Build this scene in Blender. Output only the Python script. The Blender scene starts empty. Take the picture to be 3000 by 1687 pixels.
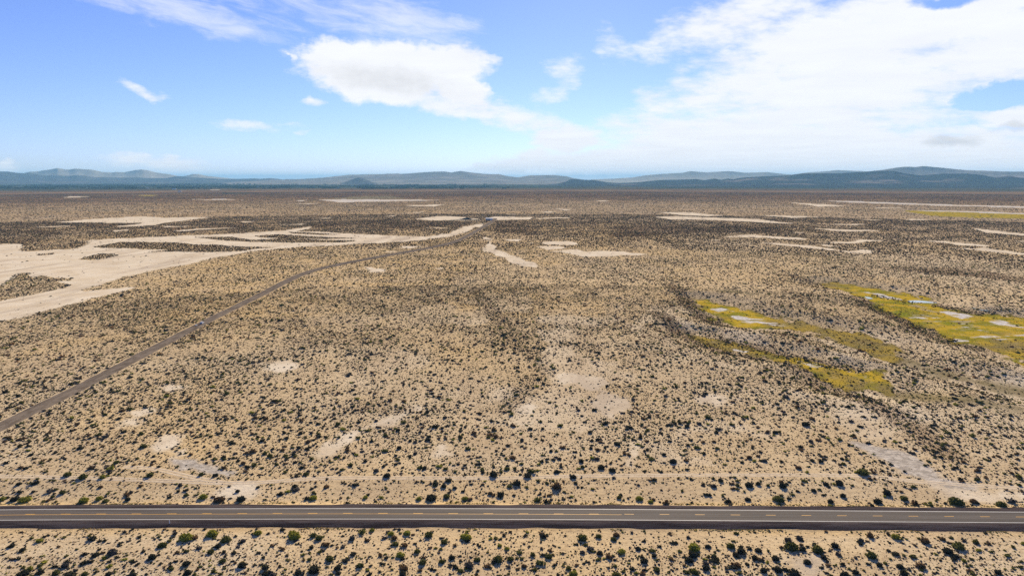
import bpy, math, random
import numpy as np
from mathutils import Vector

SC = bpy.context.scene
COL = SC.collection
RNG = np.random.default_rng(7)
random.seed(7)

# ------------------------------------------------------------------ camera
CAM_H = 115.0
PITCH = math.radians(9.05)
cam = bpy.data.cameras.new('camera')
cam.lens = 24.0
cam.sensor_width = 36.0
cam.clip_start = 1.0
cam.clip_end = 250000.0
cam_o = bpy.data.objects.new('camera', cam)
COL.objects.link(cam_o)
cam_o.location = (0, 0, CAM_H)
cam_o.rotation_euler = (math.radians(90) - PITCH, 0, 0)
SC.camera = cam_o

# ------------------------------------------------------------------ exposure, light, sky
SC.view_settings.view_transform = 'Standard'
SC.view_settings.look = 'None'
SC.view_settings.gamma = 1.0
SC.view_settings.use_curve_mapping = False
SC.view_settings.exposure = 0.92
SC.cycles.max_bounces = 5
SC.cycles.diffuse_bounces = 2
SC.cycles.volume_bounces = 1
SC.cycles.transparent_max_bounces = 6
SC.cycles.use_denoising = False

SUN_EL = math.radians(22.0)
SUN_AZ = math.radians(7.0)            # a little right of straight ahead
sd = Vector((math.sin(SUN_AZ) * math.cos(SUN_EL), math.cos(SUN_AZ) * math.cos(SUN_EL), math.sin(SUN_EL)))
sun = bpy.data.lights.new('sun', 'SUN')
sun.energy = 5.0
sun.angle = math.radians(0.5)
sun.color = (1.0, 0.85, 0.62)
sun_o = bpy.data.objects.new('sun', sun)
COL.objects.link(sun_o)
sun_o.rotation_euler = (-sd).to_track_quat('-Z', 'Y').to_euler()
sun_o.location = (0, 0, 400)

SKY_STRENGTH = 0.070
HAZE_DENSITY = 2.6e-5
HAZE_COLOR = (0.29, 0.64, 1.0)


class NT:
    """small helper that writes node trees"""
    def __init__(s, tree):
        s.t = tree
        s.n = tree.nodes
        s.l = tree.links

    def put(s, sock, v):
        if isinstance(v, bpy.types.NodeSocket):
            s.l.new(v, sock)
        elif isinstance(v, (tuple, list)) and len(v) == 3 and sock.type == 'RGBA':
            sock.default_value = (*v, 1)
        else:
            sock.default_value = v

    def math(s, op, a, b=0.0, c=None, clamp=False):
        m = s.n.new('ShaderNodeMath')
        m.operation = op
        m.use_clamp = clamp
        s.put(m.inputs[0], a)
        s.put(m.inputs[1], b)
        if c is not None:
            s.put(m.inputs[2], c)
        return m.outputs[0]

    def mix(s, f, a, b, mode='MIX'):
        m = s.n.new('ShaderNodeMix')
        m.data_type = 'RGBA'
        m.blend_type = mode
        s.put(m.inputs[0], f)
        s.put(m.inputs[6], a)
        s.put(m.inputs[7], b)
        return m.outputs[2]

    def noise(s, vec, scale, detail=3.0, rough=0.55, dist=0.0):
        m = s.n.new('ShaderNodeTexNoise')
        if vec is not None:
            s.l.new(vec, m.inputs['Vector'])
        m.inputs['Scale'].default_value = scale
        m.inputs['Detail'].default_value = detail
        m.inputs['Roughness'].default_value = rough
        m.inputs['Distortion'].default_value = dist
        return m.outputs['Fac']

    def ramp(s, f, lo, hi, a=0.0, b=1.0):
        m = s.n.new('ShaderNodeMapRange')
        m.interpolation_type = 'SMOOTHSTEP'
        s.put(m.inputs[0], f)
        m.inputs[1].default_value = lo
        m.inputs[2].default_value = hi
        m.inputs[3].default_value = a
        m.inputs[4].default_value = b
        return m.outputs[0]

    def attr(s, name):
        m = s.n.new('ShaderNodeAttribute')
        m.attribute_name = name
        return m

    def sep(s, c):
        m = s.n.new('ShaderNodeSeparateColor')
        s.l.new(c, m.inputs[0])
        return m.outputs

    def comb(s, x, y, z):
        m = s.n.new('ShaderNodeCombineXYZ')
        s.put(m.inputs[0], x)
        s.put(m.inputs[1], y)
        s.put(m.inputs[2], z)
        return m.outputs[0]


def px_dir(x, y):
    """viewing direction of a point of the 3000x1687 photograph"""
    cx, cy = (x - 1500.0), (843.5 - y)
    cp, sp = math.cos(PITCH), math.sin(PITCH)
    return np.array([cx, 2000.0 * cp + cy * sp, -2000.0 * sp + cy * cp])


def px_ang(x, y):
    d = px_dir(x, y)
    return math.degrees(math.atan2(d[0], d[1])), math.degrees(math.atan2(d[2], math.hypot(d[0], d[1])))


world = bpy.data.worlds.new('World')
SC.world = world
world.use_nodes = True
W = NT(world.node_tree)
bg = W.n['Background']
sky = W.n.new('ShaderNodeTexSky')
sky.sky_type = 'NISHITA'
sky.sun_disc = False
sky.sun_elevation = SUN_EL
sky.sun_rotation = SUN_AZ
sky.altitude = 1300
sky.air_density = 1.0
sky.dust_density = 0.15
sky.ozone_density = 1.0
tc = W.n.new('ShaderNodeTexCoord')
sx = W.n.new('ShaderNodeSeparateXYZ')
W.l.new(tc.outputs['Generated'], sx.inputs[0])
AZ = W.math('MULTIPLY', W.math('ARCTAN2', sx.outputs[0], sx.outputs[1]), 57.29578)
EL = W.math('MULTIPLY', W.math('ARCSINE', sx.outputs[2]), 57.29578)
sky_col = W.mix(1.0, sky.outputs[0], (0.55, 0.635, 1.06), 'MULTIPLY')
# cloud fields: soft ellipses on the sky sphere (azimuth, elevation), broken up by noise
zc = W.math('MAXIMUM', W.math('ADD', sx.outputs[2], 0.05), 0.02)
flat = W.comb(W.math('DIVIDE', sx.outputs[0], zc), W.math('DIVIDE', sx.outputs[1], zc), 0.0)   # a level layer overhead
ang = W.comb(AZ, W.math('MULTIPLY', EL, 1.9), 0.0)
w1 = W.noise(ang, 0.32, 4.0, 0.6)
w2 = W.noise(W.comb(EL, AZ, 3.7), 0.30, 4.0, 0.6)
AZw = W.math('MULTIPLY_ADD', W.math('SUBTRACT', w1, 0.5), 3.6, AZ)
ELw = W.math('MULTIPLY_ADD', W.math('SUBTRACT', w2, 0.5), 1.9, EL)


def blob(px, py, rx, ry, rot=0.0, wt=1.0, warp=True):
    """ellipse on the sky given by photograph pixels; returns weight * (1 - d^2)"""
    a0, e0 = px_ang(px, py)
    a1, _ = px_ang(px + rx, py)
    _, e1 = px_ang(px, py - ry)
    ra, re = abs(a1 - a0), abs(e1 - e0)
    r = math.radians(rot)
    c, s_ = math.cos(r), math.sin(r)
    U, V = (AZw, ELw) if warp else (AZ, EL)
    du = W.math('SUBTRACT', U, a0)
    dv = W.math('SUBTRACT', V, e0)
    p = W.math('ADD', W.math('MULTIPLY', du, c / ra), W.math('MULTIPLY', dv, -s_ / ra))
    q = W.math('ADD', W.math('MULTIPLY', du, s_ / re), W.math('MULTIPLY', dv, c / re))
    d2 = W.math('MULTIPLY_ADD', p, p, W.math('MULTIPLY', q, q))
    return W.math('MULTIPLY', W.math('SUBTRACT', 1.0, d2), wt)


def union(bl):
    f = bl[0]
    for b in bl[1:]:
        f = W.math('SMOOTH_MAX', f, b, 0.15)
    return f


# thick cumulus
cumulus = union([
    blob(1130, 205, 275, 95, 3), blob(985, 165, 105, 62, 0), blob(1290, 195, 165, 72, -4),
    blob(1100, 258, 190, 55, 8), blob(1340, 255, 120, 50, 20), blob(865, 165, 25, 12, 0, .5),
])
cn = W.noise(ang, 0.75, 6.0, 0.62)
cum_f = W.math('ADD', cumulus, W.math('MULTIPLY', W.math('SUBTRACT', cn, 0.5), 1.0))
cum_a = W.ramp(cum_f, -0.14, 0.58)
# soft sheets
soft = union([
    blob(1330, 305, 240, 42, 9, .75), blob(1520, 350, 190, 48, 14, .8), blob(1400, 330, 130, 26, 10, .9), blob(415, 266, 95, 22, 15, .8), blob(1655, 215, 62, 52, 20, .55),
    blob(1610, 275, 60, 28, 0, .45), blob(1660, 410, 125, 42, 0, 1.5), blob(1700, 470, 310, 42, -2, 1.4), blob(1480, 492, 130, 20, 0, 1.0),
    blob(480, 482, 180, 30, 5, .8), blob(375, 478, 50, 9, 0, .4), blob(750, 506, 90, 16, 0, .45), blob(910, 305, 45, 15, 0, .5),
    blob(745, 372, 130, 18, 0, .45), blob(870, 388, 30, 9, 0, .4), blob(5, 492, 52, 32, 0, 1.0),
    blob(2500, 110, 620, 150, -10, 1.3), blob(2480, 250, 560, 140, -6, 1.25), blob(2350, 360, 520, 110, -2, 1.1), blob(2250, 440, 660, 100, 0, 1.9), blob(1950, 478, 480, 46, 0, 1.7), blob(2700, 480, 520, 55, 0, 1.7), blob(2160, 260, 330, 150, -28, .95), blob(2030, 385, 340, 80, 0, 1.1), blob(2150, 60, 330, 90, -14, .8), blob(2800, 60, 400, 120, 0, 1.2), blob(2950, 160, 300, 130, 0, 1.2),
    blob(2850, 440, 420, 90, 0, 1.1), blob(2960, 345, 160, 45, 0, 1.3), blob(1960, 330, 190, 90, -20, .55), blob(2000, 260, 150, 60, -20, .5), blob(1800, 130, 70, 45, 40, .4),
    blob(3600, 100, 700, 400, 0, 1.0), blob(-900, 200, 500, 200, 0, .6),
])
hole = W.math('SMOOTH_MAX', blob(2910, 275, 130, 42, -12, 1.0), blob(2780, 6, 130, 22, 0, .7), 0.1)
hole = W.math('MAXIMUM', hole, 0.0)
streak = W.noise(W.comb(W.math('MULTIPLY_ADD', EL, 0.35, AZ), W.math('MULTIPLY', EL, 2.6), 1.3), 0.42, 6.0, 0.60)
lay = W.noise(flat, 1.3, 6.0, 0.6, 0.3)
sn = W.math('ADD', W.math('MULTIPLY', W.math('SUBTRACT', streak, 0.5), 2.0), W.math('MULTIPLY', W.math('SUBTRACT', lay, 0.5), 0.9))
soft_f = W.math('SUBTRACT', W.math('ADD', soft, sn), W.math('MULTIPLY', hole, 1.5))
soft_a = W.ramp(soft_f, -0.15, 1.0)
# high thin cirrus
cir = union([blob(520, 28, 430, 66, 10, .82), blob(900, 20, 430, 62, 8, .62), blob(1190, 70, 260, 92, 10, .82), blob(1150, 112, 140, 55, 0, .65), blob(2000, -200, 2500, 120, 0, .5)])
cirn = W.noise(W.comb(W.math('MULTIPLY_ADD', EL, 0.9, AZ), W.math('MULTIPLY_ADD', AZ, 0.35, W.math('MULTIPLY', EL, 3.6)), 5.1), 0.30, 6.0, 0.62, 0.4)
cir_a = W.math('MULTIPLY', W.ramp(W.math('ADD', cir, W.math('MULTIPLY', W.math('SUBTRACT', cirn, 0.5), 2.2)), 0.0, 1.2), 0.62)
al = W.math('MAXIMUM', W.math('MAXIMUM', cum_a, W.math('MULTIPLY', soft_a, 0.97)), cir_a)
al = W.math('MULTIPLY', al, W.ramp(EL, -0.5, 0.6))
# body of the clouds: bright tops, a little grey in the thick low parts
greyb = union([blob(2800, 418, 95, 26, 0, 1.0, True), blob(2975, 372, 75, 22, 0, .9), blob(1130, 232, 240, 45, 5, .55)])
g = W.math('MULTIPLY', W.ramp(W.math('ADD', greyb, W.math('MULTIPLY', W.math('SUBTRACT', cn, .5), .8)), -0.2, 1.2), 0.24)
tone = W.math('SUBTRACT', W.math('MULTIPLY_ADD', W.math('SUBTRACT', lay, 0.5), 0.22, 1.0), g)
CLOUD = 7.6
cl_col = W.mix(1.0, W.comb(W.math('MULTIPLY', tone, CLOUD * .97), W.math('MULTIPLY', tone, CLOUD * .985), W.math('MULTIPLY', tone, CLOUD * 1.03)), (1, 1, 1), 'MULTIPLY')
W.l.new(W.mix(al, sky_col, cl_col), bg.inputs[0])
bg.inputs[1].default_value = SKY_STRENGTH
try:
    world.cycles.sampling_method = 'MANUAL'
    world.cycles.sample_map_resolution = 512
except Exception:
    pass

# ------------------------------------------------------------------ numpy noise
def _hash(ix, iy, seed):
    h = (ix.astype(np.int64) * 374761393 + iy.astype(np.int64) * 668265263 + seed * 144269504088) & 0x7fffffff
    h = ((h ^ (h >> 13)) * 1274126177) & 0x7fffffff
    h = ((h ^ (h >> 16)) * 2246822519) & 0x7fffffff
    return ((h ^ (h >> 15)) & 0xffff) / 65535.0


def vnoise(x, y, seed=0):
    ix, iy = np.floor(x), np.floor(y)
    fx, fy = x - ix, y - iy
    fx = fx * fx * fx * (fx * (fx * 6 - 15) + 10)
    fy = fy * fy * fy * (fy * (fy * 6 - 15) + 10)
    a, b = _hash(ix, iy, seed), _hash(ix + 1, iy, seed)
    c, d = _hash(ix, iy + 1, seed), _hash(ix + 1, iy + 1, seed)
    return (a + (b - a) * fx) * (1 - fy) + (c + (d - c) * fx) * fy


def fbm(x, y, seed=0, octs=4, gain=0.5):
    s, a, t = 0.0, 1.0, 0.0
    for k in range(octs):
        s = s + a * vnoise(x * 2 ** k + 17.3 * k, y * 2 ** k - 9.1 * k, seed + k)
        t += a
        a *= gain
    return s / t


def sstep(x, a, b):
    t = np.clip((x - a) / (b - a), 0, 1)
    return t * t * (3 - 2 * t)


def ground_pt(x, y, z=0.0):
    d = px_dir(x, y)
    t = (z - CAM_H) / d[2]
    return np.array([d[0] * t, d[1] * t])


def poly(pts, ox, oy, k, z=0.0):
    return np.array([ground_pt(ox + px / k, oy + py / k, z) for px, py in pts])


K1, K3 = 2.576, 2571 / 1100.0
c1 = lambda *p: (p, 0, 450, K1)
c2 = lambda *p: (p, 1000, 450, K1)
c3 = lambda *p: (p, 2000, 450, K1)
c4 = lambda *p: (p, 0, 1137, K1)
c5 = lambda *p: (p, 1000, 1137, K1)
c6 = lambda *p: (p, 2000, 1137, K1)
cf = lambda *p: (p, 0, 0, 2576 / 3000.0)
cm = lambda *p: (p, 1900, 780, K3)
cb = lambda *p: (p, 600, 480, 2576 / 600.0)
ca = lambda *p: (p, 0, 480, 2576 / 600.0)


def arr(t):
    return poly(*t)


def inside(P, X, Y):
    out = np.zeros(X.shape, bool)
    x0, y0 = P.min(0)
    x1, y1 = P.max(0)
    idx = np.nonzero((X >= x0) & (X <= x1) & (Y >= y0) & (Y <= y1))[0]
    if len(idx) == 0:
        return out
    xs, ys = X[idx], Y[idx]
    r = np.zeros(xs.shape, bool)
    n = len(P)
    for i in range(n):
        xa, ya = P[i]
        xb, yb = P[(i + 1) % n]
        if ya == yb:
            continue
        cond = ((ya > ys) != (yb > ys)) & (xs < (xb - xa) * (ys - ya) / (yb - ya) + xa)
        r ^= cond
    out[idx] = r
    return out


def dist_line(P, X, Y, closed=False, lim=60.0):
    D = np.full(X.shape, lim)
    n = len(P)
    for i in range(n if closed else n - 1):
        a, b = P[i], P[(i + 1) % n]
        m = (X > min(a[0], b[0]) - lim) & (X < max(a[0], b[0]) + lim) & (Y > min(a[1], b[1]) - lim) & (Y < max(a[1], b[1]) + lim)
        idx = np.nonzero(m)[0]
        if len(idx) == 0:
            continue
        xs, ys = X[idx] - a[0], Y[idx] - a[1]
        d = b - a
        t = np.clip((xs * d[0] + ys * d[1]) / max(d @ d, 1e-9), 0, 1)
        D[idx] = np.minimum(D[idx], np.hypot(xs - t * d[0], ys - t * d[1]))
    return D


def smooth_line(P, n):
    P = np.asarray(P, float)
    t = np.concatenate([[0], np.cumsum(np.hypot(*np.diff(P, axis=0).T))])
    # Catmull-Rom through the points
    s = np.linspace(0, t[-1], n)
    out = []
    for v in s:
        i = min(max(np.searchsorted(t, v) - 1, 0), len(P) - 2)
        u = (v - t[i]) / (t[i + 1] - t[i])
        p0, p1, p2, p3 = P[max(i - 1, 0)], P[i], P[i + 1], P[min(i + 2, len(P) - 1)]
        out.append(0.5 * ((2 * p1) + (p2 - p0) * u + (2 * p0 - 5 * p1 + 4 * p2 - p3) * u * u + (3 * p1 - p0 - 3 * p2 + p3) * u ** 3))
    return np.array(out)


# ------------------------------------------------------------------ what lies where on the plain
BARE = [arr(t) for t in [
    # the big dry lake bed at the left
    c1((-300, 690), (100, 680), (180, 690), (130, 730), (250, 742), (400, 725), (560, 722), (620, 690), (700, 652), (900, 640), (1300, 622), (1800, 602), (2150, 580), (2340, 548), (2370, 558), (2250, 588), (2400, 590), (2600, 602), (3000, 622), (3216, 630), (3376, 605), (3476, 560), (3576, 535), (3660, 527), (3640, 545), (3540, 580), (3480, 610), (3330, 640), (3076, 668), (2576, 694), (2300, 704), (1900, 738), (1600, 792), (1400, 842), (1200, 873), (1000, 922), (700, 1002), (610, 1030), (640, 1042), (950, 1008), (1000, 1012), (800, 1072), (500, 1142), (200, 1222), (-300, 1330)),
    c1((410, 520), (700, 495), (1000, 475), (1400, 484), (1620, 477), (1450, 502), (1250, 522), (1170, 540), (1000, 552), (840, 552), (1050, 532), (1080, 524), (900, 526)),
    c1((200, 562), (450, 548), (560, 550), (350, 560)),
    c1((830, 582), (970, 572), (960, 580), (850, 590)), c1((1230, 545), (1480, 549), (1250, 556)),
    c1((1290, 580), (1560, 565), (1810, 557), (1600, 573), (1350, 587)), c1((1790, 511), (1930, 513), (1850, 521)), c1((2400, 486), (2520, 485), (2460, 491)),
    c1((440, 335), (560, 322), (700, 325), (600, 331)), c1((2120, 536), (2300, 530), (2250, 540)),
    c2((500, 390), (770, 384), (720, 400), (560, 396)), c2((1880, 354), (2065, 357), (1950, 361)), c2((1610, 414), (1700, 421), (1790, 419), (1700, 429), (1640, 423)),
    c2((1090, 492), (1180, 475), (1470, 480), (1440, 497), (1200, 502)), c2((1470, 488), (1740, 478), (1700, 487), (1500, 495)), c2((300, 480), (440, 464), (400, 475)), c2((620, 560), (830, 558), (760, 564)),
    c2((490, 448), (640, 440), (600, 447)), c2((1230, 455), (1480, 462), (1260, 460)), c2((1480, 440), (1660, 440), (1560, 447)),
    c2((560, 495), (740, 470), (860, 476), (1060, 495), (1000, 503), (700, 503)),
    c2((1220, 650), (1380, 650), (1320, 664), (1250, 661)), c2((1410, 676), (1470, 676), (1440, 683)), c2((1200, 697), (1290, 697), (1240, 703)),
    c2((1490, 680), (1560, 667), (1740, 667), (1760, 680), (1780, 692), (1700, 697), (1540, 690)), c2((1460, 704), (1600, 699), (1720, 712), (1560, 726)),
    c2((1590, 740), (1660, 730), (1780, 725), (1850, 742), (2000, 738), (2150, 745), (2200, 755), (2340, 765), (2100, 769), (2000, 779), (1820, 779), (1700, 757)),
    c2((1085, 635), (1130, 658), (1140, 690), (1180, 720), (1250, 755), (1350, 790), (1480, 830), (1460, 850), (1380, 850), (1300, 825), (1200, 777), (1090, 737), (1085, 700), (1100, 670)),
    c2((160, 852), (230, 855), (350, 870), (330, 890), (220, 890), (190, 872)), c2((690, 860), (780, 860), (740, 875)),
    c2((470, 700), (600, 703), (520, 719), (440, 716)), c2((340, 742), (460, 732), (400, 747)), c2((160, 760), (240, 750), (220, 758)),
    c3((-240, 478), (-40, 475), (100, 480), (300, 486), (520, 490), (780, 521), (860, 530), (600, 521), (300, 506), (-100, 498)), c3((-190, 445), (0, 443), (100, 448), (330, 468), (200, 474), (0, 468)),
    c3((560, 464), (900, 471), (1050, 480), (800, 484)), c3((800, 370), (1000, 379), (1260, 395), (1000, 399)),
    c3((2130, 560), (2300, 574), (2576, 602), (2700, 612), (2700, 622), (2300, 596)), c3((1830, 655), (2000, 661), (2200, 680), (2350, 690), (2280, 698), (2100, 690), (2000, 676)),
    c3((1900, 705), (2200, 715), (2280, 705), (2320, 715), (2576, 748), (2700, 762), (2700, 775), (2200, 724)),
    c3((260, 632), (520, 613), (700, 628), (980, 645), (900, 652), (800, 649), (600, 636)), c3((960, 562), (1100, 563), (1250, 573), (1400, 573), (1520, 585), (1200, 587)),
    c3((590, 678), (700, 678), (800, 685), (1000, 700), (1250, 735), (1400, 725), (1470, 730), (1440, 752), (1300, 752), (1100, 727), (850, 705)),
    c3((1050, 672), (1280, 665), (1330, 650), (1600, 655), (1400, 663), (1260, 680), (1130, 680)), c3((1040, 688), (1190, 700), (1100, 704)), c3((1630, 495), (1890, 496), (1750, 506)), c3((2450, 655), (2700, 650), (2700, 667)),
    c3((780, 595), (950, 592), (860, 600)), c3((160, 655), (300, 655), (230, 662)), c3((1000, 530), (1420, 532), (1300, 540)), c3((1380, 410), (1650, 408), (1500, 416)), c3((1330, 495), (1500, 500), (1400, 503)),
    # pale openings nearer by (NFAR marks where they begin)
    c4((1125, 445), (1180, 390), (1250, 358), (1345, 385), (1345, 450), (1270, 468), (1130, 462)), c4((1305, 485), (1420, 455), (1425, 525), (1305, 532)), c4((1030, 180), (1130, 148), (1175, 170), (1050, 212)),
    c4((870, 265), (950, 235), (1085, 240), (1080, 290), (900, 302)), c4((1640, 740), (1900, 720), (1960, 790), (1900, 830), (1700, 810)),
    cf((1480, 1000), (1520, 985), (1570, 992), (1600, 1030), (1540, 1045), (1500, 1030)), cf((1290, 1032), (1330, 1018), (1350, 1034), (1310, 1042)), cf((1725, 1000), (1790, 985), (1850, 1000), (1840, 1020), (1760, 1018)),
    cf((1385, 940), (1450, 932), (1540, 965), (1490, 985), (1420, 965)), cf((395, 985), (425, 965), (470, 970), (440, 990)), cf((645, 915), (720, 908), (740, 925), (700, 940)),
    c5((-160, 500), (-60, 430), (0, 395), (60, 345), (150, 292), (300, 252), (430, 205), (580, 150), (600, 162), (480, 220), (330, 285), (180, 320), (90, 380), (20, 440), (-60, 510)),
    c5((740, 440), (790, 430), (790, 500), (740, 505)), c5((880, 600), (960, 585), (1000, 615), (920, 640)), c5((2100, 560), (2180, 430), (2250, 430), (2240, 600), (2130, 610)),
    c6((1800, 690), (2050, 735), (2250, 790), (2460, 875), (2280, 882), (2050, 850), (1900, 780)), c6((1940, 765), (2100, 760), (2210, 775), (2245, 805), (2110, 835), (2000, 805)), c6((2330, 850), (2420, 780), (2700, 760), (2700, 840)), c6((830, 1290), (930, 1270), (1110, 1300), (1000, 1420), (860, 1380)),
]]
NFAR = next(i for i, P in enumerate(BARE) if np.hypot(*P.mean(0)) < 420)
ISLES = [arr(t) for t in [
    c1((700, 702), (800, 688), (900, 670), (1330, 674), (1500, 690), (1650, 690), (1750, 700), (2060, 711), (1950, 718), (1850, 735), (1600, 746), (1120, 741), (1300, 730), (1000, 715), (800, 712)),
    c1((605, 800), (680, 775), (760, 755), (860, 757), (900, 770), (800, 795), (700, 805)),
    c1((1465, 632), (1750, 629), (1900, 651), (2150, 640), (2400, 652), (2700, 662), (2600, 672), (2200, 673), (1900, 663), (1700, 656)),
    c1((1925, 620), (2100, 611), (2400, 628), (2700, 642), (2400, 646), (2100, 640)), c1((2170, 590), (2350, 600), (2560, 610), (2400, 612), (2200, 601)),
    c1((-300, 990), (0, 1000), (120, 908), (200, 910), (240, 940), (300, 930), (380, 945), (560, 944), (530, 960), (380, 975), (540, 990), (500, 1012), (250, 1062), (0, 1115), (-300, 1160)),
    c1((280, 758), (400, 752), (400, 760), (300, 765)),
    cm((1250, 130), (1300, 128), (1320, 140), (1260, 142)),
]]
SALT = [arr(t) for t in [
    c1((2390, 350), (2576, 343), (2876, 346), (3216, 348), (3300, 353), (2976, 361), (2576, 369), (2480, 363)), c1((1440, 345), (1640, 352), (1830, 351), (1700, 344)), c1((1540, 276), (1780, 277), (1650, 273)),
    c3((990, 352), (1300, 359), (2000, 384), (2700, 402), (2700, 414), (2000, 396), (1300, 372)), c3((1700, 432), (2000, 430), (2700, 452), (2700, 464), (2100, 444)),
    cb((1000, 500), (1300, 497), (1500, 495), (1300, 508)), cb((1020, 470), (1300, 452), (1240, 468)),
    cm((405, 265), (500, 260), (610, 284), (480, 288)), cm((560, 310), (640, 318), (800, 338), (870, 360), (700, 364), (600, 350)), cm((840, 372), (960, 378), (1060, 397), (900, 388)), cm((1000, 610), (1060, 613), (1215, 652), (1140, 657), (1050, 635)),
    cm((2085, 465), (2240, 468), (2220, 487), (2110, 487)), cm((2060, 440), (2340, 438), (2600, 428), (2600, 452), (2400, 457)), cm((1840, 325), (1980, 318), (2060, 335), (1900, 338)), cm((1930, 280), (2050, 273), (2260, 320), (2150, 332), (2000, 297)),
    cm((1480, 155), (1600, 165), (1760, 210), (1650, 203)), cm((2280, 345), (2420, 340), (2600, 380), (2600, 400), (2400, 380)), cm((1200, 425), (1280, 430), (1240, 442)), cm((1520, 820), (1580, 812), (1585, 828)), cm((1215, 775), (1265, 770), (1250, 785)), cm((600, 540), (680, 548), (650, 560)),
]]
PAN = [arr(t) for t in [
    # cracked grey pan at the right
    c6((1290, 420), (1400, 428), (1600, 470), (1750, 518), (1880, 600), (1950, 680), (2100, 715), (2190, 740), (2180, 762), (1990, 752), (1850, 712), (1620, 642), (1560, 565), (1400, 482)),
    c4((1270, 545), (1500, 538), (1620, 600), (1800, 640), (1720, 690), (1500, 640), (1380, 615)),
]]
MEADOW = [arr(t) for t in [
    cm((1150, 106), (1230, 92), (1330, 103), (1500, 128), (1700, 153), (1900, 193), (2000, 235), (2100, 268), (2250, 298), (2400, 308), (2571, 328), (2900, 370), (2900, 740), (2571, 636), (2400, 590), (2250, 522), (2080, 492), (1950, 432), (1850, 382), (1780, 347), (1700, 312), (1580, 262), (1500, 217), (1400, 172), (1300, 142), (1200, 126)),
    cm((300, 200), (400, 210), (550, 240), (700, 290), (900, 330), (1100, 370), (1300, 400), (1500, 440), (1700, 520), (1760, 570), (1660, 615), (1550, 592), (1400, 542), (1250, 492), (1100, 432), (900, 407), (700, 397), (540, 372), (430, 332), (370, 272)),
    cm((270, 440), (400, 450), (550, 490), (700, 520), (900, 570), (1100, 600), (1200, 650), (1400, 660), (1550, 690), (1750, 770), (1780, 800), (1650, 832), (1550, 832), (1350, 817), (1250, 802), (1130, 742), (1110, 692), (1000, 632), (850, 602), (700, 572), (560, 552), (420, 512)),
]]
FAR_GRASS = [arr(t) for t in [
    c3((1650, 432), (1900, 434), (2200, 444), (2700, 462), (2700, 495), (2200, 486), (1900, 470), (1750, 447)), c1((1000, 319), (1100, 312), (1200, 314), (1150, 321)),
]]
OLIVE = [arr(t) for t in [
    cb((1430, 445), (1900, 410), (2300, 405), (2520, 440), (1900, 450)),
    cm((1700, 540), (1900, 640), (2200, 720), (2571, 795), (2900, 850), (2900, 930), (2571, 860), (2300, 790), (2000, 725), (1800, 655), (1650, 610)),
    cm((1560, 832), (1800, 805), (2150, 890), (2571, 960), (2900, 1000), (2900, 1050), (2400, 985), (2100, 955), (1900, 930), (1750, 890)),
    cm((270, 190), (420, 205), (700, 285), (900, 325), (1100, 362), (1300, 395), (1300, 402), (900, 335), (700, 298), (420, 225)), cm((1120, 100), (1230, 85), (1500, 118), (1900, 183), (2000, 228), (1900, 200), (1500, 140), (1250, 112)),
    cm((450, 160), (700, 180), (720, 190), (500, 180)),
]]
DULL = [arr(t) for t in [
    cm((820, 300), (1100, 360), (1500, 430), (1900, 560), (1700, 660), (1400, 560), (1100, 440), (850, 400)), cm((250, 430), (550, 485), (760, 530), (760, 590), (560, 560), (400, 520)), cm((1180, 700), (1350, 690), (1500, 720), (1600, 850), (1350, 830), (1230, 800)), cm((1480, 740), (1640, 750), (1840, 810), (1600, 850)),
    cm((2150, 500), (2571, 480), (2900, 500), (2900, 640), (2571, 590), (2350, 560)), cm((1140, 90), (1320, 100), (1300, 140), (1180, 125)),
]]
SALTY = [arr(t) for t in [cm((1820, 300), (2050, 265), (2300, 320), (2700, 380), (2900, 420), (2900, 500), (2400, 470), (2080, 480), (2000, 420), (1800, 350)), cm((520, 300), (800, 320), (1000, 380), (1100, 410), (850, 390), (620, 370))]]
FRESH = [arr(t) for t in [
    cm((540, 294), (640, 293), (695, 310), (600, 314)), cm((1690, 290), (1800, 268), (1915, 285), (1820, 312), (1730, 322)), cm((1540, 213), (1760, 222), (1800, 232), (1560, 228)), cm((1960, 245), (2100, 272), (2210, 290), (2150, 292), (1980, 258)),
    cm((2000, 360), (2160, 345), (2200, 362), (2060, 372)), cm((1940, 410), (2120, 400), (2330, 402), (2200, 420), (2000, 425)),
]]
FARM = [arr(t) for t in [
    ca((-600, 244), (0, 242), (900, 240), (1600, 238), (2576, 238), (4000, 250), (5800, 268), (7800, 275), (7000, 292), (5600, 300), (4200, 302), (2576, 304), (1800, 312), (900, 312), (0, 322), (-600, 322)),
    ca((2800, 360), (3300, 362), (3100, 376), (2800, 374)),
]]
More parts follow.
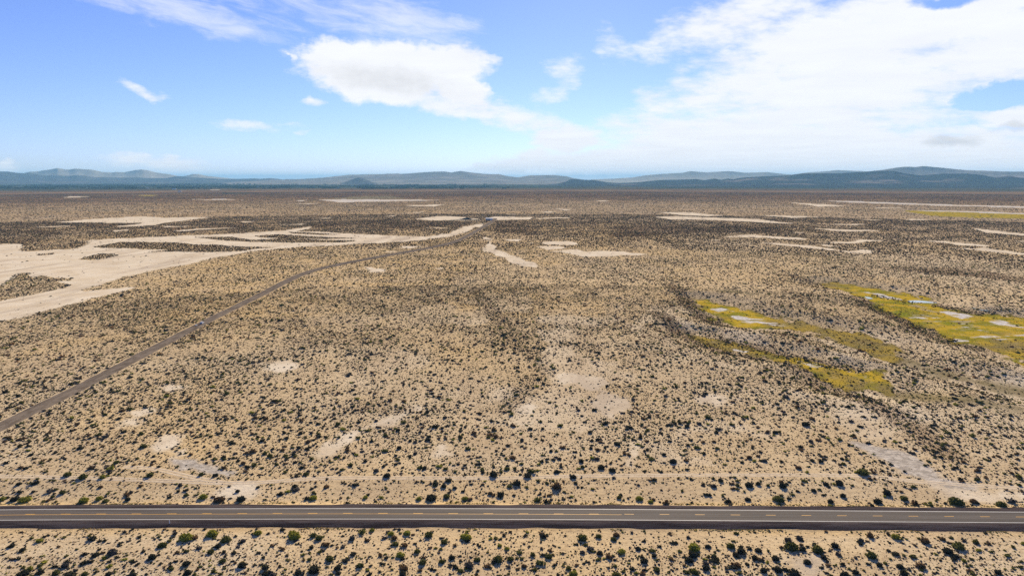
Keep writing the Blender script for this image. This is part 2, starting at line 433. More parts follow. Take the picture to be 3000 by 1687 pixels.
DENSE = [arr(t) for t in [
    cm((1280, 830), (1600, 850), (1900, 940), (2300, 985), (2900, 1050), (2900, 1350), (2300, 1290), (2000, 1230), (1800, 1080), (1550, 940)), cm((1500, 330), (1900, 470), (2300, 600), (2900, 760), (2900, 840), (2200, 700), (1800, 600), (1700, 500), (1400, 400)),
    cm((500, 390), (900, 415), (1300, 520), (1800, 680), (1700, 720), (1300, 620), (900, 530), (600, 470)),
    c1((-300, 530), (420, 520), (900, 530), (1150, 545), (800, 555), (300, 545), (-300, 560)), c1((-300, 570), (800, 585), (1300, 600), (1300, 620), (900, 636), (640, 650), (540, 700), (300, 690), (-300, 660)),
    c1((1150, 555), (1700, 530), (2200, 520), (2600, 505), (3000, 500), (3600, 515), (3500, 550), (3300, 590), (2900, 605), (2400, 575), (1900, 590), (1400, 610), (1200, 590)),
    c2((1180, 515), (1700, 505), (2300, 510), (3000, 530), (3400, 560), (3400, 600), (2700, 600), (2000, 640), (1500, 630), (1150, 590)),
    c3((-200, 510), (500, 520), (1500, 525), (2700, 540), (2700, 600), (1800, 590), (1000, 560), (300, 560), (-200, 540)), c3((900, 840), (1500, 850), (2100, 870), (2700, 930), (2700, 990), (2100, 920), (1500, 895), (1000, 880)),
    c2((-500, 372), (300, 372), (1000, 380), (900, 402), (200, 410), (-500, 400)),
]]
DARK_EDGE = [np.array(t) if isinstance(t, list) else arr(t) for t in [
    cm((140, 120), (200, 165), (270, 230), (340, 300), (400, 350), (500, 385)), cm((60, 320), (170, 400), (280, 465), (420, 525), (560, 580), (700, 600)), cm((1000, 660), (1110, 730), (1200, 795), (1400, 865), (1550, 950), (1700, 1030), (1850, 1140), (1950, 1230), (2050, 1290)),
    [ground_pt(900 + a / 2.147, 650 + b / 2.147) for a, b in ((1050, 420), (1230, 640), (1330, 780), (1450, 860), (1490, 960), (1400, 1020), (1280, 1110), (1290, 1190))],
    [ground_pt(900 + a / 2.147, 650 + b / 2.147) for a, b in ((330, 1170), (430, 1150), (500, 1190), (600, 1180))],
    cm((550, 482), (750, 532), (950, 585), (1150, 628), (1380, 665)), cm((1400, 185), (1560, 272), (1750, 355), (1900, 425), (2080, 500), (2250, 535)), cm((900, 60), (1050, 80), (1150, 105)), cm((1550, 180), (1800, 225)), cm((2000, 250), (2250, 300)),
]]
PONDS = [cm((1770, 236), (1860, 234), (1975, 250), (1900, 251), (1800, 248)), cm((1478, 208), (1515, 212), (1535, 222), (1500, 222)), cm((2205, 288), (2260, 296), (2335, 313), (2280, 307))]

HWY_PX = [(-900, 1529), (-450, 1517), (0, 1507.5), (500, 1505), (1000, 1503.8), (1500, 1504.8), (2000, 1507.5), (2500, 1511), (3000, 1514.5), (3450, 1518), (3900, 1522)]
HWY_Z = 0.6
HWY = smooth_line([ground_pt(x, y, HWY_Z) for x, y in HWY_PX], 400)
DIRT_PX = [(-700, 1690), (-300, 1430), (0, 1250), (217, 1143), (400, 1048), (574, 957), (776, 857), (835, 826), (904, 797), (1000, 774), (1155, 745), (1272, 724), (1334, 708), (1373, 689), (1419, 663), (1446, 646), (1450, 641)]
DIRT = smooth_line([ground_pt(x, y) for x, y in DIRT_PX[2:]], 500)
DIRT = np.vstack([DIRT[0] + (DIRT[0] - DIRT[6]) / np.hypot(*(DIRT[0] - DIRT[6])) * np.linspace(220, 3, 40)[:, None], DIRT])
TRACK = smooth_line([ground_pt(x, y) for x, y in [(-500, 1395), (0, 1400), (155, 1403), (350, 1407), (543, 1413), (660, 1416.5), (780, 1413), (900, 1405), (1000, 1402), (1230, 1402.5), (1466, 1402.5), (1660, 1397.5), (2000, 1393.5), (2230, 1393.5), (2500, 1395.5), (2580, 1400), (2700, 1412), (2900, 1425), (3300, 1440)]], 300)
TRACK2 = smooth_line([ground_pt(x, y) for x, y in [(372, 1372), (440, 1376), (493, 1385), (560, 1400), (620, 1410), (664, 1417)]], 60)


def height(X, Y):
    H = 0.5 * (fbm(X / 90.0, Y / 90.0, 3, 2) - 0.5) * 2.0 + 1.2 * (fbm(X / 420.0, Y / 420.0, 5, 2) - 0.5) * 2.0
    far = sstep(np.hypot(X, Y), 1500, 3000)
    H = H * (1 - far)
    V = np.zeros_like(H)
    near = np.nonzero((np.hypot(X, Y) < 1400) & (X > 0))[0]
    if len(near):
        xs, ys = X[near], Y[near]
        v = np.zeros(len(near))
        for P in MEADOW + OLIVE[:2]:
            d = dist_line(P, xs, ys, True, 40.0)
            ins = inside(P, xs, ys)
            v = np.maximum(v, np.where(ins, 1.0, 1 - sstep(d, 0, 34.0)))
        V[near] = v
    H = H * (1 - V) - 3.4 * V
    dh = dist_line(HWY, X, Y, False, 40.0)
    k = sstep(dh, 9.0, 30.0)
    H = H * k
    emb = HWY_Z * (1 - sstep(dh, 5.0, 10.0))
    dd = dist_line(DIRT, X, Y, False, 40.0)
    H = H * (0.25 + 0.75 * sstep(dd, 5, 40))
    return H + emb


def fields(X, Y):
    R = np.hypot(X, Y)
    amp = 0.6 + 0.006 * R
    sc = 6.0 + 0.02 * R
    wx = X + amp * 2.2 * (fbm(X / sc, Y / sc, 11, 3) - 0.5)
    wy = Y + amp * 4.0 * (fbm(X / sc, Y / sc, 12, 3) - 0.5)
    def mask(L, a=wx, b=wy):
        m = np.zeros(X.shape, bool)
        for P in L:
            m |= inside(P, a, b)
        return m.astype(float)
    def soft(L, w=2.5, amp=7.0):
        m = np.zeros(X.shape)
        nz = None
        for P in L:
            c = P.mean(0)
            if np.hypot(*c) > 1500:
                m = np.maximum(m, inside(P, wx, wy).astype(float))
                continue
            x0, y0 = P.min(0) - 25
            x1, y1 = P.max(0) + 25
            idx = np.nonzero((X > x0) & (X < x1) & (Y > y0) & (Y < y1))[0]
            if len(idx) == 0:
                continue
            xs, ys = X[idx], Y[idx]
            sd = np.where(inside(P, xs, ys), 1.0, -1.0) * dist_line(P, xs, ys, True, 30.0)
            k = 0.55 + R[idx] / 1500.0
            sd = sd + amp * k * (fbm(xs / (9 * k), ys / (14 * k), 13, 4) - 0.5) * 2
            m[idx] = np.maximum(m[idx], sstep(sd, -w * k, w * k))
        return m
    bare = np.maximum(soft(BARE[:NFAR]), 0.9 * soft(BARE[NFAR:], 4.5, 10.0))
    wash = sstep(fbm(X / 34 + 40, Y / 55, 23, 5), 0.55, 0.70) * (1 - sstep(R, 500, 800)) * sstep(X, -160, 40) * (Y > 262)
    bare = np.maximum(bare, 0.4 * wash)
    isl = mask(ISLES)
    bare = bare * (1 - isl)
    salt = soft(SALT, 3.0, 6.0)
    pan = soft(PAN, 2.5, 6.0)
    salt = np.maximum(salt, 0.5 * soft(SALTY, 5.0, 12.0))
    dull = soft(DULL, 12.0, 22.0)
    grass = np.maximum(soft(MEADOW, 8.0, 16.0), mask(FAR_GRASS))
    olive = soft(OLIVE, 9.0, 14.0)
    fresh = soft(FRESH, 4.0, 8.0)
    farm = mask(FARM)
    dh = dist_line(HWY, X, Y, False, 60.0)
    dd = dist_line(DIRT, X, Y, False, 60.0)
    dt = np.minimum(dist_line(TRACK, X, Y, False, 20.0), dist_line(TRACK2, X, Y, False, 20.0))
    dense = mask(DENSE) * sstep(fbm(X / (60 + R * .05), Y / (60 + R * .05), 19, 3), 0.32, 0.62)
    edge = np.zeros(X.shape)
    for iP, P in enumerate(DARK_EDGE):
        wk = 0.4 if iP in (3, 4) else 1.0
        edge = np.maximum(edge, wk * (1 - sstep(dist_line(P, X, Y, False, 30.0), 2.0, 11.0)))
    return dict(dull=dull, pan=pan, bare=bare, salt=salt, grass=grass, olive=olive, fresh=fresh, farm=farm, dh=dh, dd=dd, dt=dt, edge=edge, dense=dense, R=R)


# ------------------------------------------------------------------ mesh helpers
def make_mesh(name, V, F, mat=None, smooth=False, fcol=None, vattr=None):
    """V (n,3), F (m,k) with k = 3 or 4, all numpy"""
    me = bpy.data.meshes.new(name)
    V = np.ascontiguousarray(V, np.float32)
    F = np.ascontiguousarray(F, np.int32)
    k = F.shape[1]
    me.vertices.add(len(V))
    me.vertices.foreach_set('co', V.ravel())
    me.loops.add(F.size)
    me.loops.foreach_set('vertex_index', F.ravel())
    me.polygons.add(len(F))
    me.polygons.foreach_set('loop_start', np.arange(0, F.size, k, dtype=np.int32))
    if smooth:
        me.polygons.foreach_set('use_smooth', np.ones(len(F), bool))
    else:
        me.polygons.foreach_set('use_smooth', np.zeros(len(F), bool))
    if fcol is not None:
        a = me.attributes.new('tint', 'FLOAT_COLOR', 'FACE')
        c = np.ones((len(F), 4), np.float32)
        c[:, :3] = fcol
        a.data.foreach_set('color', c.ravel())
    if vattr:
        for kx, val in vattr.items():
            a = me.attributes.new(kx, 'FLOAT_COLOR', 'POINT')
            c = np.ones((len(V), 4), np.float32)
            c[:, :3] = val
            a.data.foreach_set('color', c.ravel())
    me.update(calc_edges=True)
    me.validate()
    if mat:
        me.materials.append(mat)
    return me


def link(name, me, parent=None, **props):
    o = bpy.data.objects.new(name, me)
    COL.objects.link(o)
    if parent:
        o.parent = parent
    for k, v in props.items():
        o[k] = v
    return o


def empty(name, loc, rz=0.0, **props):
    o = bpy.data.objects.new(name, None)
    COL.objects.link(o)
    o.location = loc
    o.rotation_euler = (0, 0, rz)
    for k, v in props.items():
        o[k] = v
    return o


class Geo:
    """collects boxes, tubes and prisms into one triangle/quad mesh"""
    def __init__(s):
        s.v, s.f = [], []

    def box(s, x0, x1, y0, y1, z0, z1, tx=0.0, ty=0.0):
        b = len(s.v)
        s.v += [(x0, y0, z0), (x1, y0, z0), (x1, y1, z0), (x0, y1, z0),
                (x0 + tx, y0 + ty, z1), (x1 - tx, y0 + ty, z1), (x1 - tx, y1 - ty, z1), (x0 + tx, y1 - ty, z1)]
        s.f += [(b + 3, b + 2, b + 1, b), (b + 4, b + 5, b + 6, b + 7)] + [(b + i, b + (i + 1) % 4, b + 4 + (i + 1) % 4, b + 4 + i) for i in range(4)]

    def tube(s, p, q, r0, r1=None, n=8):
        r1 = r0 if r1 is None else r1
        p, q = Vector(p), Vector(q)
        d = (q - p).normalized()
        u = d.orthogonal().normalized()
        w = d.cross(u)
        b = len(s.v)
        for c, r in ((p, r0), (q, r1)):
            for i in range(n):
                a = 2 * math.pi * i / n
                s.v.append(tuple(c + (u * math.cos(a) + w * math.sin(a)) * r))
        s.f += [(b + i, b + (i + 1) % n, b + n + (i + 1) % n, b + n + i) for i in range(n)]
        s.f += [tuple(b + n + i for i in range(n)), tuple(b + i for i in reversed(range(n)))]

    def prism(s, prof, y0, y1):
        """profile in x,z extruded along y"""
        b, n = len(s.v), len(prof)
        s.v += [(x, y0, z) for x, z in prof] + [(x, y1, z) for x, z in prof]
        s.f += [tuple(b + i for i in range(n)), tuple(b + n + i for i in reversed(range(n)))]
        s.f += [(b + (i + 1) % n, b + i, b + n + i, b + n + (i + 1) % n) for i in range(n)]

    def mesh(s, name, mat):
        me = bpy.data.meshes.new(name)
        me.from_pydata(s.v, [], s.f)
        me.update()
        me.materials.append(mat)
        return me


def material(name, color=(0.5, 0.5, 0.5), rough=0.8, metal=0.0, spec=0.3, vary=0.0, vscale=1.0):
    m = bpy.data.materials.new(name)
    m.use_nodes = True
    N = NT(m.node_tree)
    b = N.n['Principled BSDF']
    b.inputs['Base Color'].default_value = (*color, 1)
    b.inputs['Roughness'].default_value = rough
    b.inputs['Metallic'].default_value = metal
    b.inputs['Specular IOR Level'].default_value = spec
    if vary:
        t = N.n.new('ShaderNodeTexCoord')
        f = N.noise(t.outputs['Object'], vscale, 5.0, 0.65)
        N.l.new(N.mix(N.ramp(f, 0.3, 0.7), tuple(c * (1 - vary) for c in color), tuple(min(1, c * (1 + vary)) for c in color)), b.inputs['Base Color'])
    return m


# ------------------------------------------------------------------ ground
def ground_material():
    m = bpy.data.materials.new('desert_ground')
    m.use_nodes = True
    N = NT(m.node_tree)
    b = N.n['Principled BSDF']
    geo = N.n.new('ShaderNodeNewGeometry')
    P = geo.outputs['Position']
    A = N.sep(N.attr('cover_a').outputs['Color'])      # bare, salt, grass
    B = N.sep(N.attr('cover_b').outputs['Color'])      # olive, scrub, warm
    C = N.sep(N.attr('cover_c').outputs['Color'])      # fresh, farm, worn
    big = N.noise(P, 0.004, 4.0, 0.6)
    mid = N.noise(P, 0.03, 5.0, 0.62)
    fine = N.noise(P, 0.5, 6.0, 0.7)
    grit = N.noise(P, 2.2, 3.0, 0.7)
    sand = N.mix(N.ramp(mid, 0.32, 0.68), (0.510, 0.397, 0.252), (0.625, 0.515, 0.350))
    sand = N.mix(N.math('MULTIPLY', N.ramp(big, 0.40, 0.68), 0.55), sand, (0.55, 0.40, 0.205))
    sand = N.mix(N.math('MULTIPLY', B[2], N.ramp(mid, 0.25, 0.7)), sand, (0.62, 0.435, 0.20))
    sand = N.mix(N.math('MULTIPLY', N.ramp(fine, 0.48, 0.66), 0.65), sand, (0.315, 0.222, 0.128))
    sand = N.mix(N.math('MULTIPLY', N.ramp(grit, 0.55, 0.68), 0.45), sand, (0.26, 0.19, 0.12))
    pan = N.mix(N.ramp(mid, 0.35, 0.65), (0.62, 0.515, 0.365), (0.71, 0.62, 0.475))
    pan = N.mix(N.math('MULTIPLY', N.ramp(fine, 0.5, 0.75), 0.25), pan, (0.46, 0.375, 0.28))
    la, lb = ground_pt(100, 940), ground_pt(900, 735)
    mps = N.n.new('ShaderNodeMapping')
    mps.vector_type = 'TEXTURE'
    N.l.new(P, mps.inputs[0])
    mps.inputs['Rotation'].default_value = (0, 0, math.atan2(lb[1] - la[1], lb[0] - la[0]))
    mps.inputs['Scale'].default_value = (230, 26, 1)
    stk = N.noise(mps.outputs[0], 1.0, 6.0, 0.62, 0.6)
    pan = N.mix(N.math('MULTIPLY', N.ramp(stk, 0.50, 0.68), 0.65), pan, (0.40, 0.32, 0.235))
    col = N.mix(A[0], sand, pan)
    Dp = N.sep(N.attr('cover_d').outputs['Color'])
    crk = N.noise(P, 0.33, 6.0, 0.75, 0.8)
    col = N.mix(Dp[0], col, N.mix(N.ramp(crk, 0.40, 0.62), (0.31, 0.272, 0.225), (0.57, 0.51, 0.43)))
    # far scrub that covers the plain
    fars = N.noise(P, 0.0016, 5.0, 0.65)
    scrub = N.mix(N.ramp(fars, 0.38, 0.62), (0.130, 0.069, 0.041), (0.275, 0.155, 0.074))
    sp = N.noise(P, 0.012, 4.0, 0.7)
    scrub = N.mix(N.math('MULTIPLY', N.ramp(sp, 0.52, 0.70), 0.5), scrub, (0.40, 0.265, 0.135))
    col = N.mix(B[1], col, scrub)
    olive = N.mix(N.ramp(mid, 0.35, 0.68), (0.18, 0.145, 0.07), (0.30, 0.245, 0.15))
    col = N.mix(N.math('MULTIPLY', B[0], 0.9), col, olive)
    gn = N.noise(P, 0.055, 5.0, 0.62)
    gr = N.mix(N.ramp(gn, 0.42, 0.56), (0.23, 0.205, 0.022), (0.47, 0.325, 0.030))
    gr = N.mix(N.math('MULTIPLY', N.ramp(fine, 0.45, 0.7), 0.5), gr, (0.16, 0.145, 0.03))
    gr = N.mix(N.math('MULTIPLY', N.ramp(N.noise(P, 0.04, 4.0, 0.6), 0.60, 0.70), 0.8), gr, (0.40, 0.325, 0.225))
    Dd = N.sep(N.attr('cover_d').outputs['Color'])
    dull = N.math('MAXIMUM', N.math('MULTIPLY', N.ramp(N.noise(P, 0.016, 4.0, 0.6), 0.52, 0.66), 0.6), N.math('MULTIPLY', Dd[1], N.ramp(gn, 0.36, 0.62, 1.0, 0.55)))
    gr = N.mix(N.math('MULTIPLY', dull, 0.95), gr, (0.235, 0.178, 0.070))
    gedge = N.ramp(A[2], 0.25, 0.95)
    gr = N.mix(gedge, (0.16, 0.125, 0.05), gr)
    hol = N.noise(P, 0.09, 5.0, 0.66)
    col = N.mix(N.math('MULTIPLY', N.ramp(N.math('MULTIPLY_ADD', N.math('SUBTRACT', hol, 0.5), 2.4, A[2]), 0.22, 0.80), N.ramp(A[2], 0.02, 0.2)), col, gr)
    col = N.mix(N.math('MULTIPLY', C[0], N.ramp(gn, 0.40, 0.60, 0.1, 0.85)), col, (0.15, 0.185, 0.018))
    sal = N.mix(N.ramp(fine, 0.35, 0.65), (0.40, 0.365, 0.33), (0.70, 0.67, 0.63))
    mp = N.n.new('ShaderNodeMapping')
    N.l.new(P, mp.inputs[0])
    mp.inputs['Scale'].default_value = (0.045, 0.09, 1)
    sbreak = N.noise(mp.outputs[0], 1.0, 5.0, 0.62)
    sfac = N.math('MULTIPLY', N.ramp(N.math('MULTIPLY_ADD', A[1], 0.75, N.math('MULTIPLY', N.math('SUBTRACT', sbreak, 0.5), 2.6)), 0.50, 0.80), N.ramp(A[1], 0.02, 0.3))
    col = N.mix(sfac, col, sal)
    col = N.mix(C[1], col, N.mix(N.ramp(N.noise(P, 0.0025, 4.0, 0.6), 0.4, 0.6), (0.014, 0.032, 0.026), (0.045, 0.055, 0.040)))
    col = N.mix(N.math('MULTIPLY', C[2], 0.75), col, (0.66, 0.55, 0.41))
    N.l.new(col, b.inputs['Base Color'])
    b.inputs['Roughness'].default_value = 0.95
    b.inputs['Specular IOR Level'].default_value = 0.0
    bump = N.n.new('ShaderNodeBump')
    bump.inputs['Strength'].default_value = 0.6
    bump.inputs['Distance'].default_value = 0.55
    N.l.new(N.math('MULTIPLY_ADD', fine, 0.8, N.math('MULTIPLY', grit, 0.25)), bump.inputs['Height'])
    N.l.new(bump.outputs[0], b.inputs['Normal'])
    return m


GROUND_MAT = ground_material()
rr = [90.0]
while rr[-1] < 75000:
    r = rr[-1]
    rr.append(r + (max(0.0042 * r, 6.5e-6 * r * r) if r < 9000 else max(0.06 * r * 0 + 6.5e-6 * r * r, 0.0042 * r)))
rr = np.array(rr)
az_f = np.radians(np.concatenate([np.arange(-60, -44, 0.5), np.arange(-44, 44.001, 0.085), np.arange(44.5, 60, 0.5)]))
az_c = np.radians(np.arange(-176, -60, 4.0))
az_c2 = np.radians(np.arange(64, 181, 4.0))
azs = np.concatenate([az_c, az_f, az_c2])
nr, na = len(rr), len(azs)
RR, AA = np.meshgrid(rr, azs, indexing='ij')
GX, GY = (RR * np.sin(AA)).ravel(), (RR * np.cos(AA)).ravel()
GX = np.append(GX, 0.0)
GY = np.append(GY, 0.0)
GZ = height(GX, GY)
FL = fields(GX, GY)
R_ = FL['R']
scrub = np.maximum(0.34 * sstep(R_, 900, 2200), sstep(R_, 1900, 5000) * 0.95)
scrub = np.maximum(scrub, 0.55 * FL['dense'] * sstep(R_, 700, 1000))
fn2 = fbm(GX / 1500, GY / 700, 31, 4)
warm = 0.6 * sstep(fbm(GX / 170, GY / 170, 41, 4), 0.46, 0.68) * (1 - FL['bare']) * (1 - 0.8 * sstep(GX, -40, 160))
warm = np.maximum(warm, 0.9 * (1 - sstep(FL['dh'], 8, 17)))
warm = np.maximum(warm, 0.55 * sstep(-GX, 60, 320) * sstep(fbm(GX / 60, GY / 60, 43, 3), 0.35, 0.6) * sstep(R_, 260, 520))
warm = np.maximum(warm, 0.85 * sstep(R_, 380, 620) * (1 - sstep(R_, 1600, 2600)) * (0.5 + 0.5 * sstep(fbm(GX / 120, GY / 200, 45, 3), 0.35, 0.6)) * (1 - FL['bare']) * (1 - 0.6 * sstep(GX, 120, 420)))
scrub = scrub * (1 - FL['bare']) * (1 - FL['salt']) * (1 - FL['grass'])
scrub = np.maximum(scrub, 0.35 * FL['edge'])
worn = np.maximum(0.75 * (1 - sstep(np.abs(FL['dt'] - 0.85), 0.15, 0.75)), 0)
c_a = np.stack([FL['bare'], FL['salt'], FL['grass']], 1)
c_b = np.stack([FL['olive'], scrub, warm], 1)
c_d = np.stack([FL['pan'], FL['dull'], FL['pan'] * 0], 1)
c_c = np.stack([FL['fresh'], np.maximum(FL['farm'] * 0.92, (sstep(R_, 5500, 10000) * 0.97) * (1 - FL['bare']) * (1 - FL['salt']) * (1 - FL['grass']) * (0.80 + 0.20 * sstep(fn2, 0.35, 0.6))), worn], 1)
ii = np.arange(nr - 1)[:, None] * na
jj = np.arange(na)[None, :]
j2 = (jj + 1) % na
QF = np.stack([ii + jj, ii + j2, ii + na + j2, ii + na + jj], -1).reshape(-1, 4)
QF = QF[:, ::-1]
Vall = np.stack([GX, GY, GZ], 1)
fm = lambda a: a[QF].mean(1)
is_meadow = (fm(FL['grass']) > 0.5)
big_lake = inside(BARE[0], GX, GY).astype(float) * FL['bare']
is_lake = (fm(big_lake) > 0.5) & ~is_meadow


def sub_mesh(name, faces):
    used, inv = np.unique(faces, return_inverse=True)
    return make_mesh(name, Vall[used], inv.reshape(faces.shape), GROUND_MAT, True, None,
                     dict(cover_a=c_a[used], cover_b=c_b[used], cover_c=c_c[used], cover_d=c_d[used]))


link('ground', sub_mesh('ground', QF[~is_meadow & ~is_lake]), kind='structure')
# the disc under the camera closes the sheet
nv = nr * na
capF = np.stack([np.full(na, nv), (np.arange(na) + 1) % na, np.arange(na)], 1)
cap = np.concatenate([np.arange(na), [nv]])
capm = make_mesh('ground_near', Vall[cap], np.stack([np.full(na, na), (np.arange(na) + 1) % na, np.arange(na)], 1), GROUND_MAT, True, None,
                 dict(cover_a=c_a[cap], cover_b=c_b[cap], cover_c=c_c[cap], cover_d=c_d[cap]))
link('ground', capm, kind='structure')
link('dry_lake_bed', sub_mesh('dry_lake_bed', QF[is_lake]), kind='structure')
link('meadow_grass', sub_mesh('meadow_grass', QF[is_meadow]), kind='stuff')


def hz(x, y):
    return float(height(np.array([x], float), np.array([y], float))[0])


def surf(px, py):
    """where the ray through a photograph pixel meets the ground"""
    z = 0.0
    for _ in range(6):
        p = ground_pt(px, py, z)
        z = hz(p[0], p[1])
    return p[0], p[1], z


# ------------------------------------------------------------------ roads
def normals(L):
    t = np.gradient(L, axis=0)
    t /= np.hypot(t[:, 0], t[:, 1])[:, None]
    return np.stack([-t[:, 1], t[:, 0]], 1)


def ribbon(name, L, offs, dz, mat, follow=True, base=None, uneven=None):
    """strip along L with given side offsets (list of (offset, height))"""
    n = normals(L)
    rows = []
    for k, (o, h) in enumerate(offs):
        oo = np.full(len(L), o, float)
        if uneven is not None and k in uneven:
            oo += uneven[k]
        p = L + n * oo[:, None]
        z = (height(p[:, 0], p[:, 1]) if base is None else np.full(len(p), base)) + np.asarray(h) + dz
        rows.append(np.column_stack([p, z]))
    V = np.concatenate(rows)
    m = len(L)
    F = []
    for k in range(len(offs) - 1):
        i = np.arange(m - 1)
        F.append(np.stack([k * m + i, k * m + i + 1, (k + 1) * m + i + 1, (k + 1) * m + i], 1))
    F = np.concatenate(F)
    return make_mesh(name, V, F, mat, True)


def asphalt_material():
    m = bpy.data.materials.new('asphalt')
    m.use_nodes = True
    N = NT(m.node_tree)
    b = N.n['Principled BSDF']
    P = N.n.new('ShaderNodeNewGeometry').outputs['Position']
    mp = N.n.new('ShaderNodeMapping')
    N.l.new(P, mp.inputs[0])
    mp.inputs['Scale'].default_value = (0.02, 0.9, 1)
    st = N.noise(mp.outputs[0], 1.0, 4.0, 0.6)
    f = N.noise(P, 1.4, 5.0, 0.7)
    col = N.mix(N.ramp(st, 0.35, 0.65), (0.070, 0.060, 0.055), (0.115, 0.098, 0.088))
    col = N.mix(N.math('MULTIPLY', N.ramp(f, 0.4, 0.7), 0.4), col, (0.055, 0.049, 0.046))
    N.l.new(col, b.inputs['Base Color'])
    b.inputs['Roughness'].default_value = 0.9
    b.inputs['Specular IOR Level'].default_value = 0.15
    return m


def gravel_material(name, a, c, along):
    m = bpy.data.materials.new(name)
    m.use_nodes = True
    N = NT(m.node_tree)
    b = N.n['Principled BSDF']
    P = N.n.new('ShaderNodeNewGeometry').outputs['Position']
    mp = N.n.new('ShaderNodeMapping')
    N.l.new(P, mp.inputs[0])
    mp.inputs['Scale'].default_value = along
    f = N.noise(mp.outputs[0], 1.0, 6.0, 0.68)
    g_ = N.noise(P, 2.0, 4.0, 0.7)
    col = N.mix(N.ramp(f, 0.34, 0.66), a, c)
    col = N.mix(N.math('MULTIPLY', N.ramp(g_, 0.5, 0.72), 0.45), col, tuple(x * 0.5 for x in a))
    N.l.new(col, b.inputs['Base Color'])
    b.inputs['Roughness'].default_value = 0.95
    b.inputs['Specular IOR Level'].default_value = 0.0
    bump = N.n.new('ShaderNodeBump')
    bump.inputs['Strength'].default_value = 0.5
    bump.inputs['Distance'].default_value = 0.2
    N.l.new(g_, bump.inputs['Height'])
    N.l.new(bump.outputs[0], b.inputs['Normal'])
    return m


ASPHALT = asphalt_material()
SHOULDER = gravel_material('dark_gravel', (0.034, 0.027, 0.029), (0.092, 0.075, 0.074), (0.05, 0.5, 1))
GRAVEL = gravel_material('road_gravel', (0.118, 0.094, 0.073), (0.225, 0.183, 0.143), (0.3, 0.12, 1))
WHITE_PAINT = material('white_paint', (0.80, 0.80, 0.78), 0.7, vary=0.08, vscale=0.4)
YELLOW_PAINT = material('yellow_paint', (0.78, 0.42, 0.06), 0.7, vary=0.08, vscale=0.4)
HL = smooth_line(HWY, 700)
HL = HL[(HL[:, 0] > -480) & (HL[:, 0] < 480)]
hn = normals(HL)
if hn[len(hn) // 2][1] < 0:
    HSIGN = -1
else:
    HSIGN = 1
jit = lambda s, a, sc: a * (fbm(HL[:, 0] / sc, HL[:, 0] * 0 + s, 60 + s, 3) - 0.5)
link('highway', ribbon('highway', HL, [(-4.35, 0), (0, .05), (4.35, 0)], 0.03, ASPHALT, base=HWY_Z), kind='structure')
link('gravel_shoulder', ribbon('gravel_shoulder', HL, [(4.345, 0.03), (5.2, 0.06), (6.0, 0.07), (6.8, 0.07), (7.9, -0.02)], 0.0, SHOULDER, uneven={4: jit(2, 2.6, 14)}), kind='structure')
link('gravel_shoulder', ribbon('gravel_shoulder', HL, [(-8.9, -0.02), (-8.1, 0.08), (-7.2, 0.09), (-6.2, 0.09), (-5.2, 0.07), (-4.345, 0.03)], 0.0, SHOULDER, uneven={0: jit(3, 1.5, 9)}), kind='structure')
for o_ in (3.72, -3.78):
    link('edge_line', ribbon('edge_line', HL, [(o_ - 0.095, 0), (o_ + 0.095, 0)], 0.045, WHITE_PAINT, base=HWY_Z), kind='structure')
# the solid yellow line ends where overtaking is allowed both ways
xe = ground_pt(1827, 1506.5, HWY_Z)[0]
CL = HL[HL[:, 0] < xe]
link('centre_line', ribbon('centre_line', CL, [(-0.30, 0), (-0.12, 0)], 0.09, YELLOW_PAINT, base=HWY_Z), kind='structure')
cum = np.concatenate([[0], np.cumsum(np.hypot(*np.diff(HL, axis=0).T))])
p_ref = ground_pt(487, 1505, HWY_Z)
s_ref = cum[np.argmin(np.abs(HL[:, 0] - p_ref[0]))]
dv, df = [], []
s0 = s_ref - 12.19 * math.floor(s_ref / 12.19)
while s0 + 3.2 < cum[-1]:
    for q in range(1):
        a = [np.interp(s0, cum, HL[:, 0]), np.interp(s0, cum, HL[:, 1])]
        e = [np.interp(s0 + 3.3, cum, HL[:, 0]), np.interp(s0 + 3.3, cum, HL[:, 1])]
        bdx = len(dv)
        dv += [(a[0], a[1] + 0.06, 0), (e[0], e[1] + 0.06, 0), (e[0], e[1] + 0.28, 0), (a[0], a[1] + 0.28, 0)]
        df.append((bdx, bdx + 1, bdx + 2, bdx + 3))
    s0 += 12.19
dv = np.array(dv)
dv[:, 2] = HWY_Z + 0.09
link('centre_line', make_mesh('centre_line', dv, np.array(df), YELLOW_PAINT), kind='structure')
DL = smooth_line(DIRT, 900)
jd = lambda s, a, sc: a * (fbm(DL[:, 0] / sc, DL[:, 1] / sc, 80 + s, 3) - 0.5)
RB = 1.0 * sstep(np.hypot(DL[:, 0], DL[:, 1]), 600, 1000)
link('dirt_road', ribbon('dirt_road', DL, [(-5.2, -0.15), (-3.4, 0.25 + RB), (-1.2, 0.40 + RB), (1.2, 0.40 + RB), (3.4, 0.25 + RB), (5.2, -0.15)], 0.08, GRAVEL, uneven={0: jd(0, 1.6, 9) - 1.7 * RB, 1: -0.3 * RB, 4: 0.3 * RB, 5: jd(1, 1.6, 9) + 1.7 * RB}), kind='structure')

RUT = gravel_material('rut_sand', (0.56, 0.45, 0.31), (0.68, 0.57, 0.42), (0.4, 0.4, 1))
for L_, nm in ((TRACK, 'sand_track'), (TRACK2, 'sand_track')):
    TL = smooth_line(L_, len(L_) * 2)
    parts = []
    for a_, b_ in ((-1.35, -0.45), (0.45, 1.35)):
        me_ = ribbon(nm, TL, [(a_, -0.05), ((a_ + b_) / 2, 0.03), (b_, -0.05)], 0.05, RUT)
        link(nm, me_, kind='structure')

